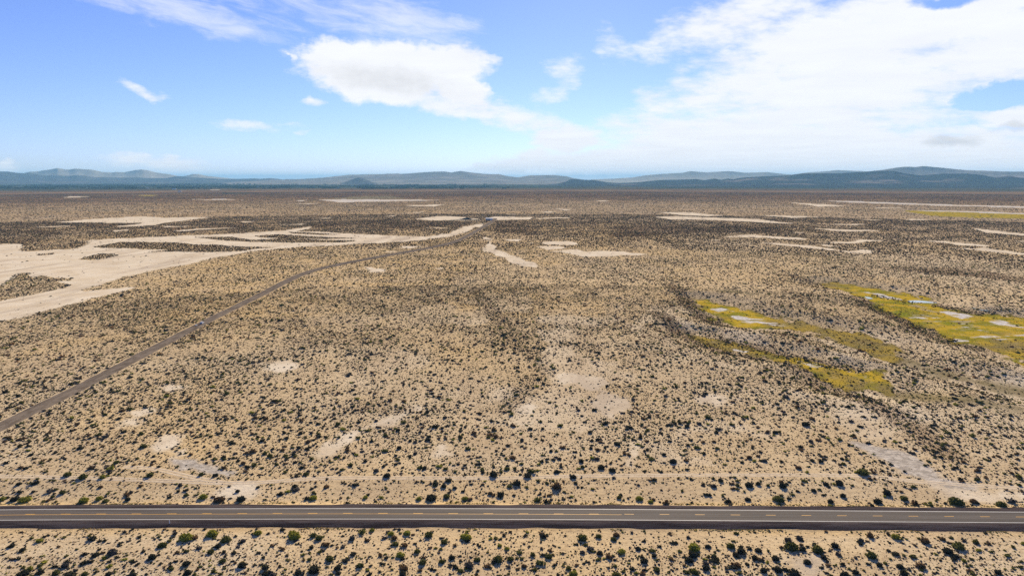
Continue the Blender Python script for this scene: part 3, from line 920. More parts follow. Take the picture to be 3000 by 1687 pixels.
# ------------------------------------------------------------------ ponds
water = bpy.data.materials.new('shallow_water')
water.use_nodes = True
b = water.node_tree.nodes['Principled BSDF']
b.inputs['Base Color'].default_value = (0.30, 0.38, 0.42, 1)
b.inputs['Roughness'].default_value = 0.12
for t in PONDS:
    pts, ox, oy, k = t
    P = np.array([surf(ox + x / k, oy + y / k)[:2] for x, y in pts])
    c = P.mean(0)
    P = smooth_line(np.vstack([P, P[:1]]), 40)[:-1]
    zz = hz(*c) + 0.06
    V = np.vstack([np.column_stack([P, np.full(len(P), zz)]), [[c[0], c[1], zz]]])
    n = len(P)
    link('pond', make_mesh('pond', V, np.array([(n, i, (i + 1) % n) for i in range(n)]), water, True), kind='structure')

# ------------------------------------------------------------------ mountains
def mountain_material(name, dark, light, cut):
    m = bpy.data.materials.new(name)
    m.use_nodes = True
    N = NT(m.node_tree)
    b = N.n['Principled BSDF']
    P = N.n.new('ShaderNodeNewGeometry').outputs['Position']
    f = N.noise(P, 0.0011, 6.0, 0.62)
    g_ = N.noise(P, 0.006, 5.0, 0.65)
    col = N.mix(N.ramp(f, cut, cut + 0.16), dark, light)
    col = N.mix(N.math('MULTIPLY', N.ramp(g_, 0.45, 0.65), 0.5), col, tuple(0.6 * a for a in dark))
    N.l.new(col, b.inputs['Base Color'])
    b.inputs['Roughness'].default_value = 1.0
    b.inputs['Specular IOR Level'].default_value = 0.0
    return m


MT_DARK = mountain_material('dark_range_rock', (0.035, 0.038, 0.042), (0.24, 0.19, 0.165), 0.54)
MT_MID = mountain_material('mid_range_rock', (0.19, 0.175, 0.15), (0.32, 0.28, 0.23), 0.46)
MT_BLUE = mountain_material('front_range_rock', (0.07, 0.07, 0.075), (0.16, 0.14, 0.125), 0.5)
MT_FAR = mountain_material('far_range_rock', (0.34, 0.29, 0.20), (0.42, 0.36, 0.26), 0.45)


def mountain(name, prof, ox, oy, k, D, front, back, mat, label=None, seed=0, carve=0.35, xs_pad=None, N=None):
    px = np.array([ox + p[0] / k for p in prof])
    py = np.array([oy + p[1] / k for p in prof])
    N = N or max(60, int((px[-1] - px[0]) / 4))
    xx = np.linspace(px[0], px[-1], N)
    yy = np.interp(xx, px, py)
    azr = np.array([math.radians(px_ang(a, c)[0]) for a, c in zip(xx, yy)])
    elr = np.array([math.radians(px_ang(a, c)[1]) for a, c in zip(xx, yy)])
    Hr = np.maximum(CAM_H + D * np.tan(elr), 2.0)
    Hr = Hr * (1 + 0.02 * (fbm(xx / 9.0, xx * 0, seed + 5, 3) - 0.5))
    T = np.concatenate([np.linspace(0, 1, 34), 1 + np.linspace(0.06, 1, 12)])
    V = np.zeros((len(T), N, 3))
    for i, t in enumerate(T):
        d = D - front * (1 - t) if t <= 1 else D + back * (t - 1)
        X, Y = d * np.sin(azr), d * np.cos(azr)
        rid = 1 - np.abs(2 * fbm(X / (front * .22), Y / (front * .35), seed, 5, 0.55) - 1)
        sp = 1 - np.abs(2 * fbm(X / (front * .5), Y / (front * .9), seed + 9, 3) - 1)
        if t <= 1:
            h = Hr * (0.10 * t + 0.90 * t ** 2.1) * (1 - carve * (1.6 * t * (1 - t) + .5 * (1 - t)) * (0.65 * rid + 0.6 * sp) * 1.35)
        else:
            h = Hr * (1 - (t - 1)) ** 1.3
        V[i, :, 0], V[i, :, 1], V[i, :, 2] = X, Y, h - 1.5
    n = len(T)
    i = np.arange(n - 1)[:, None] * N
    j = np.arange(N - 1)[None, :]
    F = np.stack([i + j, i + j + 1, i + N + j + 1, i + N + j], -1).reshape(-1, 4)
    o = link(name, make_mesh(name, V.reshape(-1, 3), F, mat, True), kind='structure')
    if label:
        o['label'] = label
    return o


# left: blue front range, tan range behind
mountain('mountain', [(-1300, 200), (-900, 120), (-500, 105), (-200, 112), (0, 97), (100, 98), (230, 115), (380, 122), (460, 130), (560, 148), (700, 146), (860, 155), (960, 141), (1080, 150), (1200, 168), (1350, 166), (1500, 176), (1750, 172), (1880, 182), (2100, 178), (2200, 160), (2310, 157), (2400, 170), (2576, 178), (2776, 192), (3000, 190), (3200, 184), (3276, 190), (3400, 180), (3500, 190), (3560, 198), (3620, 192), (3760, 196), (3860, 186), (4100, 180), (4300, 188), (4576, 215), (4900, 240)],
         0, 480, 2576 / 600, 23500, 4500, 5000, MT_BLUE, seed=1)
mountain('mountain', [(200, 140), (385, 98), (480, 96), (560, 80), (640, 70), (720, 54), (800, 68), (860, 74), (950, 60), (1060, 68), (1160, 74), (1240, 94), (1300, 104), (1400, 110), (1460, 103), (1560, 108), (1650, 90), (1720, 76), (1790, 71), (1880, 88), (1960, 110), (2060, 124), (2140, 132), (2220, 152), (2300, 160), (2420, 130), (2500, 130), (2576, 148), (2760, 170), (2900, 186), (3000, 192), (3100, 210)],
         0, 480, 2576 / 600, 29000, 4500, 5000, MT_FAR, seed=2)
# middle: pale range with a low dark knoll before it
mountain('mountain', [(-1100, 236), (-700, 208), (-250, 190), (0, 172), (100, 166), (200, 166), (350, 152), (430, 156), (520, 150), (650, 139), (780, 135), (830, 143), (900, 132), (1000, 146), (1100, 155), (1190, 156), (1240, 168), (1330, 180), (1420, 165), (1600, 162), (1700, 172), (1750, 186), (1850, 200), (2000, 222), (2120, 236)],
         1000, 450, K1, 21000, 6500, 5000, MT_MID, seed=3)
mountain('mountain', [(-120, 180), (60, 160), (240, 155), (300, 156), (420, 150), (520, 158), (640, 170), (760, 200)], 1000, 450, K1, 28000, 4500, 5000, MT_FAR, seed=4)
mountain('mountain', [(1640, 262), (1760, 228), (1840, 202), (1885, 184), (1940, 171), (1990, 182), (2035, 202), (2110, 230), (2260, 262)], 600, 480, 2576 / 600, 16500, 1600, 1200, MT_BLUE, seed=5, carve=.25, N=80)
# right: pale far range, dark range in front, rounded brown mountain behind it
mountain('mountain', [(1750, 215), (1910, 195), (2050, 190), (2200, 180), (2290, 165), (2400, 155), (2576, 145), (2636, 132), (2756, 142), (2926, 132), (3046, 145), (3216, 140), (3326, 153), (3500, 170), (3700, 190)], 1000, 450, K1, 26500, 4500, 5000, MT_FAR, seed=6)
mountain('mountain', [(1480, 240), (1620, 230), (1700, 210), (1725, 194), (1760, 193), (1830, 198), (1900, 199), (2000, 215), (2100, 225), (2250, 215), (2400, 200), (2576, 196), (2676, 192), (2736, 201), (2816, 188), (2866, 198), (2916, 188), (2956, 194), (3016, 182), (3176, 172), (3356, 165), (3476, 150), (3776, 148), (3876, 141), (4076, 130), (4176, 132), (4256, 150), (4376, 165), (4526, 152), (4726, 150), (4826, 160), (4926, 180), (5036, 168), (5176, 188), (5500, 170), (5900, 160), (6300, 185), (6700, 220)],
         1000, 450, K1, 14500, 4200, 4000, MT_DARK, seed=7, carve=.5)
mountain('mountain', [(1100, 170), (1300, 143), (1500, 125), (1620, 105), (1700, 98), (1750, 102), (1820, 94), (1900, 102), (2000, 112), (2130, 125), (2300, 130), (2400, 135), (2576, 137), (2900, 130), (3300, 150), (3700, 180)], 2000, 450, K1, 19500, 4200, 4500, MT_MID, seed=8)
mountain('mountain', [(800, 165), (940, 143), (1100, 132), (1160, 125), (1350, 132), (1500, 150), (1650, 175)], 2000, 450, K1, 26500, 4000, 4000, MT_FAR, seed=9)

# ------------------------------------------------------------------ shrub shapes
def shrub_unit(rng, sprays, rings=2, seg=7, flatten=0.62, spray_size=0.34):
    """unit bush: a lumpy core dome with leaf sprays standing out of it; returns V, F, shade"""
    V, F, S = [], [], []
    ph = rng.random() * 6.28
    for k in range(rings):
        e = (k / rings) * 1.25
        for i in range(seg):
            a = ph + 2 * math.pi * (i + 0.5 * (k % 2)) / seg
            r = math.cos(e) * (0.72 + 0.36 * rng.random())
            V.append((r * math.cos(a), r * math.sin(a), flatten * math.sin(e) * (0.85 + .4 * rng.random()) * 1.05 - (0.06 if k == 0 else 0)))
    V.append((0.15 * rng.standard_normal(), 0.15 * rng.standard_normal(), flatten * (0.85 + .25 * rng.random())))
    top = len(V) - 1
    for k in range(rings - 1):
        for i in range(seg):
            a, b2, c, d = k * seg + i, k * seg + (i + 1) % seg, (k + 1) * seg + (i + 1) % seg, (k + 1) * seg + i
            F += [(a, b2, c), (a, c, d)]
    for i in range(seg):
        F.append(((rings - 1) * seg + i, (rings - 1) * seg + (i + 1) % seg, top))
    S += [0.75 + .3 * rng.random() for _ in F]
    for _ in range(sprays):
        a = rng.random() * 6.283
        e = math.asin(min(1, rng.random() ** 0.8))
        rr_ = 0.70 + 0.38 * rng.random()
        c = np.array([rr_ * math.cos(a) * math.cos(e), rr_ * math.sin(a) * math.cos(e), flatten * rr_ * math.sin(e) + .03])
        u = rng.standard_normal(3)
        u[2] = abs(u[2]) + .25
        u /= np.linalg.norm(u)
        w = rng.standard_normal(3)
        w -= u * (w @ u)
        w /= np.linalg.norm(w)
        s = spray_size * (0.6 + .8 * rng.random())
        b0 = len(V)
        V += [tuple(c - w * s * .5), tuple(c + w * s * .5), tuple(c + u * s + w * s * .2), tuple(c + u * s * .8 - w * s * .35)]
        F += [(b0, b0 + 1, b0 + 2), (b0, b0 + 2, b0 + 3)]
        g_ = 0.7 + 0.6 * rng.random()
        S += [g_, g_]
    return np.array(V), np.array(F), np.array(S)


def foliage_material(name, by_object):
    m = bpy.data.materials.new(name)
    m.use_nodes = True
    N = NT(m.node_tree)
    for n in list(N.n):
        if n.type == 'BSDF_PRINCIPLED':
            N.n.remove(n)
    out = [n for n in N.n if n.type == 'OUTPUT_MATERIAL'][0]
    if by_object:
        oi = N.n.new('ShaderNodeObjectInfo')
        col = N.mix(1.0, oi.outputs['Color'], N.attr('tint').outputs['Color'], 'MULTIPLY')
    else:
        col = N.attr('tint').outputs['Color']
    d = N.n.new('ShaderNodeBsdfDiffuse')
    t = N.n.new('ShaderNodeBsdfTranslucent')
    N.l.new(col, d.inputs[0])
    N.l.new(col, t.inputs[0])
    mx = N.n.new('ShaderNodeMixShader')
    mx.inputs[0].default_value = 0.22
    N.l.new(d.outputs[0], mx.inputs[1])
    N.l.new(t.outputs[0], mx.inputs[2])
    N.l.new(mx.outputs[0], out.inputs[0])
    return m


LEAF = foliage_material('shrub_foliage', False)
LEAF_OBJ = foliage_material('single_shrub_foliage', True)
PAL = {'yg': (0.25, 0.24, 0.040), 'olive': (0.115, 0.115, 0.035), 'dark': (0.047, 0.046, 0.031), 'brown': (0.150, 0.096, 0.050), 'grey': (0.085, 0.078, 0.070), 'straw': (0.42, 0.30, 0.10), 'rust': (0.190, 0.102, 0.046)}


def palette(n, probs):
    keys = list(probs)
    pick = RNG.choice(len(keys), n, p=np.array([probs[k] for k in keys]) / sum(probs.values()))
    c = np.array([PAL[k] for k in keys])[pick]
    return c * (0.75 + 0.5 * RNG.random((n, 1)))


def scatter(units, pos, rad, tall, tint):
    """many bushes as one set of arrays"""
    pick = RNG.integers(0, len(units), len(pos))
    rot = RNG.random(len(pos)) * 6.283
    Vs, Fs, Cs, off = [], [], [], 0
    for u, (uv, uf, us) in enumerate(units):
        idx = np.nonzero(pick == u)[0]
        if len(idx) == 0:
            continue
        c, s = np.cos(rot[idx])[:, None], np.sin(rot[idx])[:, None]
        r = rad[idx][:, None]
        st = 0.72 + 0.62 * RNG.random(len(idx))[:, None]
        U, Vv = uv[None, :, 0] * st, uv[None, :, 1] / st ** 0.6
        X = (U * c - Vv * s) * r + pos[idx, 0][:, None]
        Y = (U * s + Vv * c) * r + pos[idx, 1][:, None]
        Z = uv[None, :, 2] * r * tall[idx][:, None] + pos[idx, 2][:, None]
        Vs.append(np.stack([X, Y, Z], -1).reshape(-1, 3))
        n = len(uv)
        Fs.append((uf[None] + (np.arange(len(idx)) * n)[:, None, None] + off).reshape(-1, 3))
        Cs.append((tint[idx][:, None, :] * us[None, :, None]).reshape(-1, 3))
        off += n * len(idx)
    return np.concatenate(Vs), np.concatenate(Fs), np.concatenate(Cs)


def wedge(n, r0, r1, half=41.5):
    """about n points, one per cell of a loose grid, so that bushes keep their distance"""
    h = math.radians(half)
    cell = math.sqrt(h * (r1 * r1 - r0 * r0) / n)
    gx, gy = np.meshgrid(np.arange(-r1 * math.sin(h), r1 * math.sin(h), cell), np.arange(r0 * math.cos(h), r1, cell))
    x = gx.ravel() + (RNG.random(gx.size) - .5) * cell * 0.95
    y = gy.ravel() + (RNG.random(gx.size) - .5) * cell * 0.95
    r, a = np.hypot(x, y), np.arctan2(x, y)
    k = (r >= r0) & (r < r1) & (np.abs(a) < h)
    return x[k], y[k]


def density(X, Y, small=False):
    f = fields(X, Y)
    d = 0.75 + 0.5 * sstep(fbm(X / 60, Y / 60, 91, 4), 0.36, 0.62)
    d *= 0.85 + 0.35 * sstep(fbm(X / 11, Y / 11, 95, 3), 0.35, 0.65)
    d = d + 0.35 * f['dense']
    d = d * (1 - 0.985 * f['bare']) * (1 - 0.985 * f['salt']) * (1 - 0.985 * f['pan']) * (1 - (0.92 if not small else 0.8) * f['grass'] * (1 - 0.35 * f['dull'])) * (1 - 0.6 * f['olive'])
    isl = np.zeros(X.shape, bool)
    for P in ISLES:
        isl |= inside(P, X, Y)
    d = np.where(isl, np.maximum(d, 1.6), d)
    d = d + 1.7 * f['edge']
    d = np.where(f['dh'] < (8.4 if not small else 8.2), 0, d)
    n_side = (Y < np.interp(X, HL[:, 0], HL[:, 1])) & (f['dh'] < 9.4)
    d = np.where(n_side, 0, d)
    far_ = sstep(f['R'], 600, 1000)
    d = np.where(f['dd'] < 5.6 + 2.8 * far_, 0, d)
    d = np.where((f['dd'] > 5.6) & (f['dd'] < 13), d * 1.3, d)
    d = np.where(f['dt'] < 1.9, d * 0.12, d)
    verge = (f['dh'] > 8) & (f['dh'] < 24)
    d = np.where(verge & ~n_side, d * 0.6, d)
    return d, f


def sample(n, r0, r1, dmax, small=False, half=41.5):
    X, Y = wedge(n, r0, r1, half)
    d, f = density(X, Y, small)
    k = RNG.random(len(X)) * dmax < d
    X, Y = X[k], Y[k]
    return X, Y, height(X, Y)


PROB = dict(dark=.40, olive=.28, brown=.16, grey=.10, yg=.06)
PROB_F = dict(dark=.13, olive=.18, rust=.64, grey=.03, yg=.02)
PROB_M = dict(dark=.30, olive=.27, rust=.28, grey=.09, yg=.06)
PROB_S = dict(dark=.18, olive=.20, brown=.38, grey=.14, yg=.04, straw=.06)

# ---- the bushes that show largest, each its own object
SPOT = []
def spots(ox, oy, txt):
    for q in txt.split(';'):
        x, y, w, c = q.split(',')
        SPOT.append((ox + float(x) / K1, oy + float(y) / K1, float(w) / K1, {'y': 'yg', 'o': 'olive', 'd': 'dark', 'b': 'brown', 'g': 'grey'}[c.strip()]))


spots(0, 1137, '15,830,55,y;190,828,88,y;112,825,75,d;630,838,78,y;748,826,56,y;1535,812,66,y;965,832,45,d;252,775,35,d;1405,1115,108,y;1600,1087,92,y;1700,1132,88,o;1945,1083,66,y;2205,1085,60,y;2222,1110,92,y;300,1142,56,y;1225,1175,72,o;1150,1265,66,d;1590,1225,60,o;845,1230,76,g;225,1355,56,y;175,1388,92,d;300,1380,62,d;520,1405,105,d;425,1385,60,o;640,1396,52,o;820,1392,56,d;1000,1400,72,d;1405,1315,66,d;1680,1295,52,o;1415,1386,66,d;1825,1325,72,d;2250,1382,66,d;2370,1355,104,d;2545,1350,56,d;2335,1285,42,o;2405,1122,66,o;2365,820,58,y;775,662,56,y;625,662,66,o;1130,650,56,o;510,642,66,o;2038,505,46,o;1085,432,56,o;1820,830,70,d;1650,830,90,b')
spots(1000, 1137, '938,1110,90,y;495,1086,62,y;375,1092,52,y;232,1064,46,y;660,1096,76,o;445,1248,66,y;572,1222,58,o;142,1330,56,o;612,1306,62,o;757,1300,52,o;1025,1285,56,o;1185,1282,78,o;1275,1280,56,o;1250,1204,42,y;1445,1248,46,o;1565,1262,60,o;965,1330,68,g;900,1370,50,o;465,1386,66,d;1820,1120,78,o;2055,1132,50,o;2115,1224,70,y;2240,1203,52,d;1950,1236,52,d;2285,1295,62,d;2360,1257,42,d;2380,1360,56,o;1750,1392,72,y;2080,1402,60,o;82,1127,56,g;1195,1182,42,y;680,818,84,d;795,808,58,o;935,825,58,y;585,827,50,y;180,818,42,y;1200,797,60,d;2250,826,60,y;2335,852,46,y;1325,712,62,d;345,652,66,d;1150,642,76,d;1405,652,66,d;1750,662,50,d;1625,730,84,b;2505,545,60,d;2045,612,60,d;1960,590,58,d')
spots(2000, 1137, '90,1192,104,y;75,1248,76,d;48,1286,72,d;190,1186,52,d;362,1182,72,o;820,1184,108,o;905,1206,62,d;880,1122,58,g;442,1222,80,d;400,1246,58,d;570,1216,56,d;545,1272,56,d;700,1276,62,d;1015,1206,96,o;1150,1180,66,d;1345,1142,52,g;1415,1106,60,b;1425,1252,86,o;1605,1112,70,y;1605,1242,56,d;1830,1146,70,b;2080,1182,96,o;2000,1216,88,d;2210,1152,56,o;1795,1330,76,b;1640,1336,58,d;1485,1326,52,d;1305,1380,52,d;940,1302,66,d;720,1360,72,d;840,1386,92,d;175,1350,62,d;92,1382,62,o;610,1366,62,d;2380,1382,58,d;1665,1386,62,d;2062,842,112,o;2195,847,60,b;2400,868,80,o;1670,822,66,o;1470,846,62,d;720,826,86,o;490,832,46,d;1115,847,56,d;1180,708,74,d;1080,716,46,d;755,732,56,d;286,690,46,d;570,716,46,d;1360,624,92,o;1545,782,72,d;925,264,62,d;500,722,70,d;1210,805,50,d')

shrub_meshes = []
rg = np.random.default_rng(21)
for k in range(10):
    v, f, s = shrub_unit(rg, 150, 3, 9, 0.66 + .1 * rg.random(), 0.24)
    top = v[f].mean(1)[:, 2]
    shrub_meshes.append(make_mesh('shrub', v, f, LEAF_OBJ, False, np.repeat(s[:, None], 3, 1)))

cand = []
for x, y, w, c in SPOT:
    X, Y, Z = surf(x, y + 0.22 * w)
    dep = Y * math.cos(PITCH) + (CAM_H - Z) * math.sin(PITCH)
    cand.append([X, Y, Z, 0.47 * w * dep / 2000.0, c, True, x, y, w])
# further large bushes between the traced ones
tx, ty, tz = sample(6000, 178, 330, 2.0, half=39)
order = RNG.permutation(len(tx))
tx, ty, tz = tx[order], ty[order], tz[order]
for X, Y, Z in zip(tx, ty, tz):
    if len(cand) >= 300:
        break
    r_ = 0.75 + 0.45 * RNG.random()
    if any((X - q[0]) ** 2 + (Y - q[1]) ** 2 < (r_ + q[3] + .4) ** 2 for q in cand):
        continue
    cand.append([X, Y, Z, r_, str(RNG.choice(['dark', 'olive', 'dark', 'brown', 'grey'])), False, 0, 0, 0])
WORD = {'yg': 'yellow green', 'olive': 'olive green', 'dark': 'dark', 'brown': 'brown', 'grey': 'greyish'}


def zone(X, Y):
    hy = np.interp(X, HL[:, 0], HL[:, 1])
    ty_ = np.interp(X, TRACK[:, 0], TRACK[:, 1])
    return 'below' if Y < hy else ('verge' if Y < ty_ else 'beyond')


ZW = {'below': 'below the highway', 'verge': 'between highway and fence track', 'beyond': 'beyond the fence track'}
ORD = ['leftmost', 'second from left', 'third from left', 'fourth from left', 'fifth from left', 'sixth from left', 'seventh from left', 'eighth from left']
byz = {}
for q in cand:
    byz.setdefault((zone(q[0], q[1]), q[4]), []).append(q)
labels = {}
for (z, c), L in byz.items():
    big = sorted([q for q in L if q[5]], key=lambda q: -q[3])
    lead = sorted(big[:8], key=lambda q: math.atan2(q[0], q[1]))
    n = len(lead)
    for i, q in enumerate(lead):
        if n == 1:
            labels[id(q)] = f'largest {WORD[c]} bush {ZW[z]}'
        else:
            place = ORD[i] if i < n - 1 or n < 2 else 'rightmost'
            labels[id(q)] = f'{place} of the {n} largest {WORD[c]} bushes {ZW[z]}'
    for q in L:
        if id(q) not in labels:
            labels[id(q)] = f'ordinary {WORD[c]} desert bush {ZW[z]}, not among the largest'
for i, q in enumerate(cand):
    X, Y, Z, r_, c = q[:5]
    o = bpy.data.objects.new('shrub', shrub_meshes[i % len(shrub_meshes)])
    COL.objects.link(o)
    o.location = (X, Y, Z - 0.02)
    o.rotation_euler = (0, 0, RNG.random() * 6.28)
    h = 0.85 + 0.3 * RNG.random()
    o.scale = (r_ * (0.9 + .25 * RNG.random()), r_ * (0.85 + .2 * RNG.random()), r_ * h * (0.95 if r_ > 1.6 else 1.05))
    p = np.array(PAL[c]) * (0.85 + 0.3 * RNG.random())
    o.color = (*p, 1)
    o['label'] = labels[id(q)]
    o['category'] = 'shrub'
    o['group'] = 'desert shrubs nearest the highway'
taken = np.array([[q[0], q[1], q[3]] for q in cand])

# ---- all the other bushes: one cover of scrub
u0 = [shrub_unit(np.random.default_rng(100 + k), 26, 2, 7, 0.52, 0.42) for k in range(10)]
u1 = [shrub_unit(np.random.default_rng(200 + k), 5, 2, 6, 0.50, 0.5) for k in range(8)]
u2 = [shrub_unit(np.random.default_rng(300 + k), 0, 2, 5, 0.62) for k in range(6)]
u3 = [shrub_unit(np.random.default_rng(400 + k), 0, 1, 6, 0.62) for k in range(6)]


def area(r0, r1, half):
    return math.radians(half) * (r1 * r1 - r0 * r0)


def ring(r0, r1, dens, rmed, rsig, units, prob, dmax=1.7, small=False, rmax=2.2, tall=1.0):
    half = 56.0 if r0 < 400 else (47.0 if r0 < 1000 else 42.0)
    n = int(area(r0, r1, half) * dens * dmax)
    X, Y, Z = sample(n, r0, r1, dmax, small, half)
    r = np.minimum(rmed * np.exp(rsig * RNG.standard_normal(len(X))), rmax)
    if r0 < 400:
        keep = np.ones(len(X), bool)
        for tx_, ty_, tr_ in taken:
            keep &= (X - tx_) ** 2 + (Y - ty_) ** 2 > (0.6 * tr_ + 0.8 * r) ** 2
        X, Y, Z, r = X[keep], Y[keep], Z[keep], r[keep]
    return scatter(units, np.stack([X, Y, Z - 0.02], 1), r, tall * (0.8 + 0.4 * RNG.random(len(X))), palette(len(X), prob))


def merge(parts):
    V, F, C, off = [], [], [], 0
    for v, f, c in parts:
        V.append(v)
        F.append(f + off)
        C.append(c)
        off += len(v)
    return np.concatenate(V), np.concatenate(F), np.concatenate(C)


v, f, c = merge([
    ring(140, 480, 0.100, 0.53, 0.42, u0, PROB, rmax=1.5),
    ring(480, 1150, 0.100, 0.66, 0.38, u1, PROB_M),
])
link('desert_scrub', make_mesh('desert_scrub', v, f, LEAF, False, c), kind='stuff')
v, f, c = ring(140, 750, 0.75, 0.24, 0.42, u2, PROB_S, small=True, rmax=0.5)
link('dry_tufts', make_mesh('dry_tufts', v, f, LEAF, False, c), kind='stuff')
v, f, c = merge([
    ring(1150, 2300, 0.066, 1.0, 0.32, u2, PROB_F),
    ring(2300, 6500, 0.011, 2.2, 0.35, u3, PROB_F, rmax=5.0, tall=0.5),
])
link('distant_scrub', make_mesh('distant_scrub', v, f, LEAF, False, c), kind='stuff')

# yellow grass along the gravel edges
n = 5200
s = RNG.random(n)
L_ = HL[(s * (len(HL) - 1)).astype(int)]
nn = normals(HL)[(s * (len(HL) - 1)).astype(int)]
off = np.where(RNG.random(n) < .5, 8.0 + np.abs(RNG.standard_normal(n)) * 1.0, -8.8 - np.abs(RNG.standard_normal(n)) * 0.7)
X, Y = (L_ + nn * off[:, None]).T
X = X + RNG.standard_normal(n) * .5
k = fbm(X / 16, X * 0 + np.sign(off), 71, 3) > 0.47
X, Y = X[k], Y[k]
v, f, c = scatter(u1, np.stack([X, Y, height(X, Y)], 1), 0.12 + 0.2 * RNG.random(len(X)), np.full(len(X), 1.1), palette(len(X), dict(straw=.62, yg=.26, olive=.12)))
link('roadside_grass', make_mesh('roadside_grass', v, f, LEAF, False, c), kind='stuff')

# far farm trees
PAL['tree'] = (0.020, 0.040, 0.024)
px_ = RNG.random(9000) * 2900 - 150
py_ = 535.5 + RNG.random(9000) ** 0.7 * 18
keep = RNG.random(9000) < np.where(px_ < 1250, 1.0, np.clip(1 - (px_ - 1250) / 250, 0.0, 1)) * sstep(fbm(px_ / 60, py_ / 2.2, 55, 3), 0.42, 0.56)
P = np.array([ground_pt(a, b_) for a, b_ in zip(px_[keep], py_[keep])])
P = P[np.hypot(P[:, 0], P[:, 1]) < 22000]
rad = (14 + 26 * RNG.random(len(P)))
v, f, c = scatter(u2, np.column_stack([P, np.zeros(len(P))]), rad, 0.55 + 0.4 * RNG.random(len(P)) * 20 / rad, palette(len(P), dict(tree=1.0)))
link('far_trees', make_mesh('far_trees', v, f, LEAF, False, c), kind='stuff')

# ------------------------------------------------------------------ fences
WOOD = material('weathered_wood', (0.075, 0.058, 0.042), 0.9, vary=.3, vscale=6)
STEEL = material('rusty_steel', (0.12, 0.085, 0.065), 0.7, metal=.3, vary=.3, vscale=8)


def fence(px_line, label, step):
    L = np.array([surf(x, y)[:2] for x, y in px_line])
    L = smooth_line(L, 400)
    cum_ = np.concatenate([[0], np.cumsum(np.hypot(*np.diff(L, axis=0).T))])
    n_ = int(cum_[-1] // step)
    st = np.linspace(0, cum_[-1], n_ + 1)
    PX, PY = np.interp(st, cum_, L[:, 0]), np.interp(st, cum_, L[:, 1])
    PZ = height(PX, PY)
    root = empty('wire_fence', (PX[0], PY[0], PZ[0]), label=label, category='fence')
    g0 = Geo()
    g0.box(-.035, .035, -.02, .02, -.2, 1.25)
    g0.box(-.012, .012, -.06, -.02, -.2, 1.25)
    me = g0.mesh('post', STEEL)
    for x, y, z in zip(PX, PY, PZ):
        o = link('post', me, root)
        o.location = (x - PX[0], y - PY[0], z - PZ[0])
    for hh in (0.4, 0.75, 1.12):
        g1 = Geo()
        for a in range(len(PX) - 1):
            g1.tube((PX[a] - PX[0], PY[a] - PY[0], PZ[a] - PZ[0] + hh), (PX[a + 1] - PX[0], PY[a + 1] - PY[0], PZ[a + 1] - PZ[0] + hh), 0.006, n=3)
        link('wire', g1.mesh('wire', STEEL), root)


fence([(-120, 1397), (300, 1400), (700, 1404), (1100, 1405), (1500, 1403), (2000, 1398), (2300, 1397), (2560, 1400)], 'thin wire fence on steel posts along the sandy track beyond the highway', 5.0)
fence([(-120, 1636), (500, 1631), (1000, 1629), (1366, 1633)], 'thin wire fence below the highway, left of the wooden brace', 5.0)
fence([(1396, 1632), (1480, 1630), (2000, 1631), (2600, 1637), (3120, 1645)], 'thin wire fence below the highway, right of the wooden brace', 5.0)


def brace(pa, pb, h, label):
    A, B = surf(*pa), surf(*pb)
    root = empty('wooden_brace', A, label=label, category='fence brace')
    d = Vector(B) - Vector(A)
    g_ = Geo()
    g_.tube((0, 0, -.3), (0, 0, h), .11, .10, 10)
    link('post', g_.mesh('post', WOOD), root)
    o = link('post', g_.mesh('post', WOOD), root)
    o.location = d
    r1 = Geo()
    u = d.normalized() * .09
    r1.tube(Vector((0, 0, h - .14)) + u, d + Vector((0, 0, h - .14)) - u, .075, .075, 8)
    link('rail', r1.mesh('rail', WOOD), root)


brace((2575.0, 1404.5), (2593.5, 1405), 1.25, 'wooden two post fence brace at the right end of the fence beyond the highway')
brace((1369.5, 1633), (1393.5, 1632.5), 1.75, 'wooden two post fence brace among shrubs below the highway')
# a lone leaning post beyond the fence
A = surf(2552, 1384)
g_ = Geo()
g_.tube((0, 0, -.2), (.15, .3, 1.9), .09, .08, 8)
link('wooden_post', g_.mesh('wooden_post', WOOD), label='lone leaning wooden post among bushes beyond the right end of the fence', category='post').location = A

# reflector post beside the highway
A = surf(497, 1533)
root = empty('marker_post', A, label='white roadside marker post on the near gravel shoulder of the highway', category='road marker')
g_ = Geo()
g_.box(-.13, .13, -.02, .02, 0, 1.35, .02)
link('blade', g_.mesh('blade', material('white_plastic', (.82, .83, .84), .5)), root)
g_ = Geo()
g_.box(-.05, .05, -.03, -.0205, 1.0, 1.15)
link('reflector', g_.mesh('reflector', material('amber_reflector', (.7, .35, .05), .3)), root)
g_ = Geo()
g_.tube((0, 0, -.2), (0, 0, .02), .05)
link('base', g_.mesh('base', STEEL), root)

# ------------------------------------------------------------------ white car on the dirt road
CAR_PAINT = material('white_car_paint', (0.80, 0.81, 0.84), 0.25, spec=.5)
GLASS = material('dark_car_glass', (0.015, 0.018, 0.022), 0.08, spec=.6)
RUBBER = material('tyre_rubber', (0.02, 0.02, 0.02), 0.9)
RIM = material('alloy_rim', (0.45, 0.45, 0.46), 0.35, metal=.8)
LAMP = material('headlamp_glass', (0.75, 0.77, 0.8), 0.1)
TAIL = material('tail_lamp_red', (0.45, 0.02, 0.02), 0.2)
TRIM = material('black_trim', (0.03, 0.03, 0.03), 0.6)


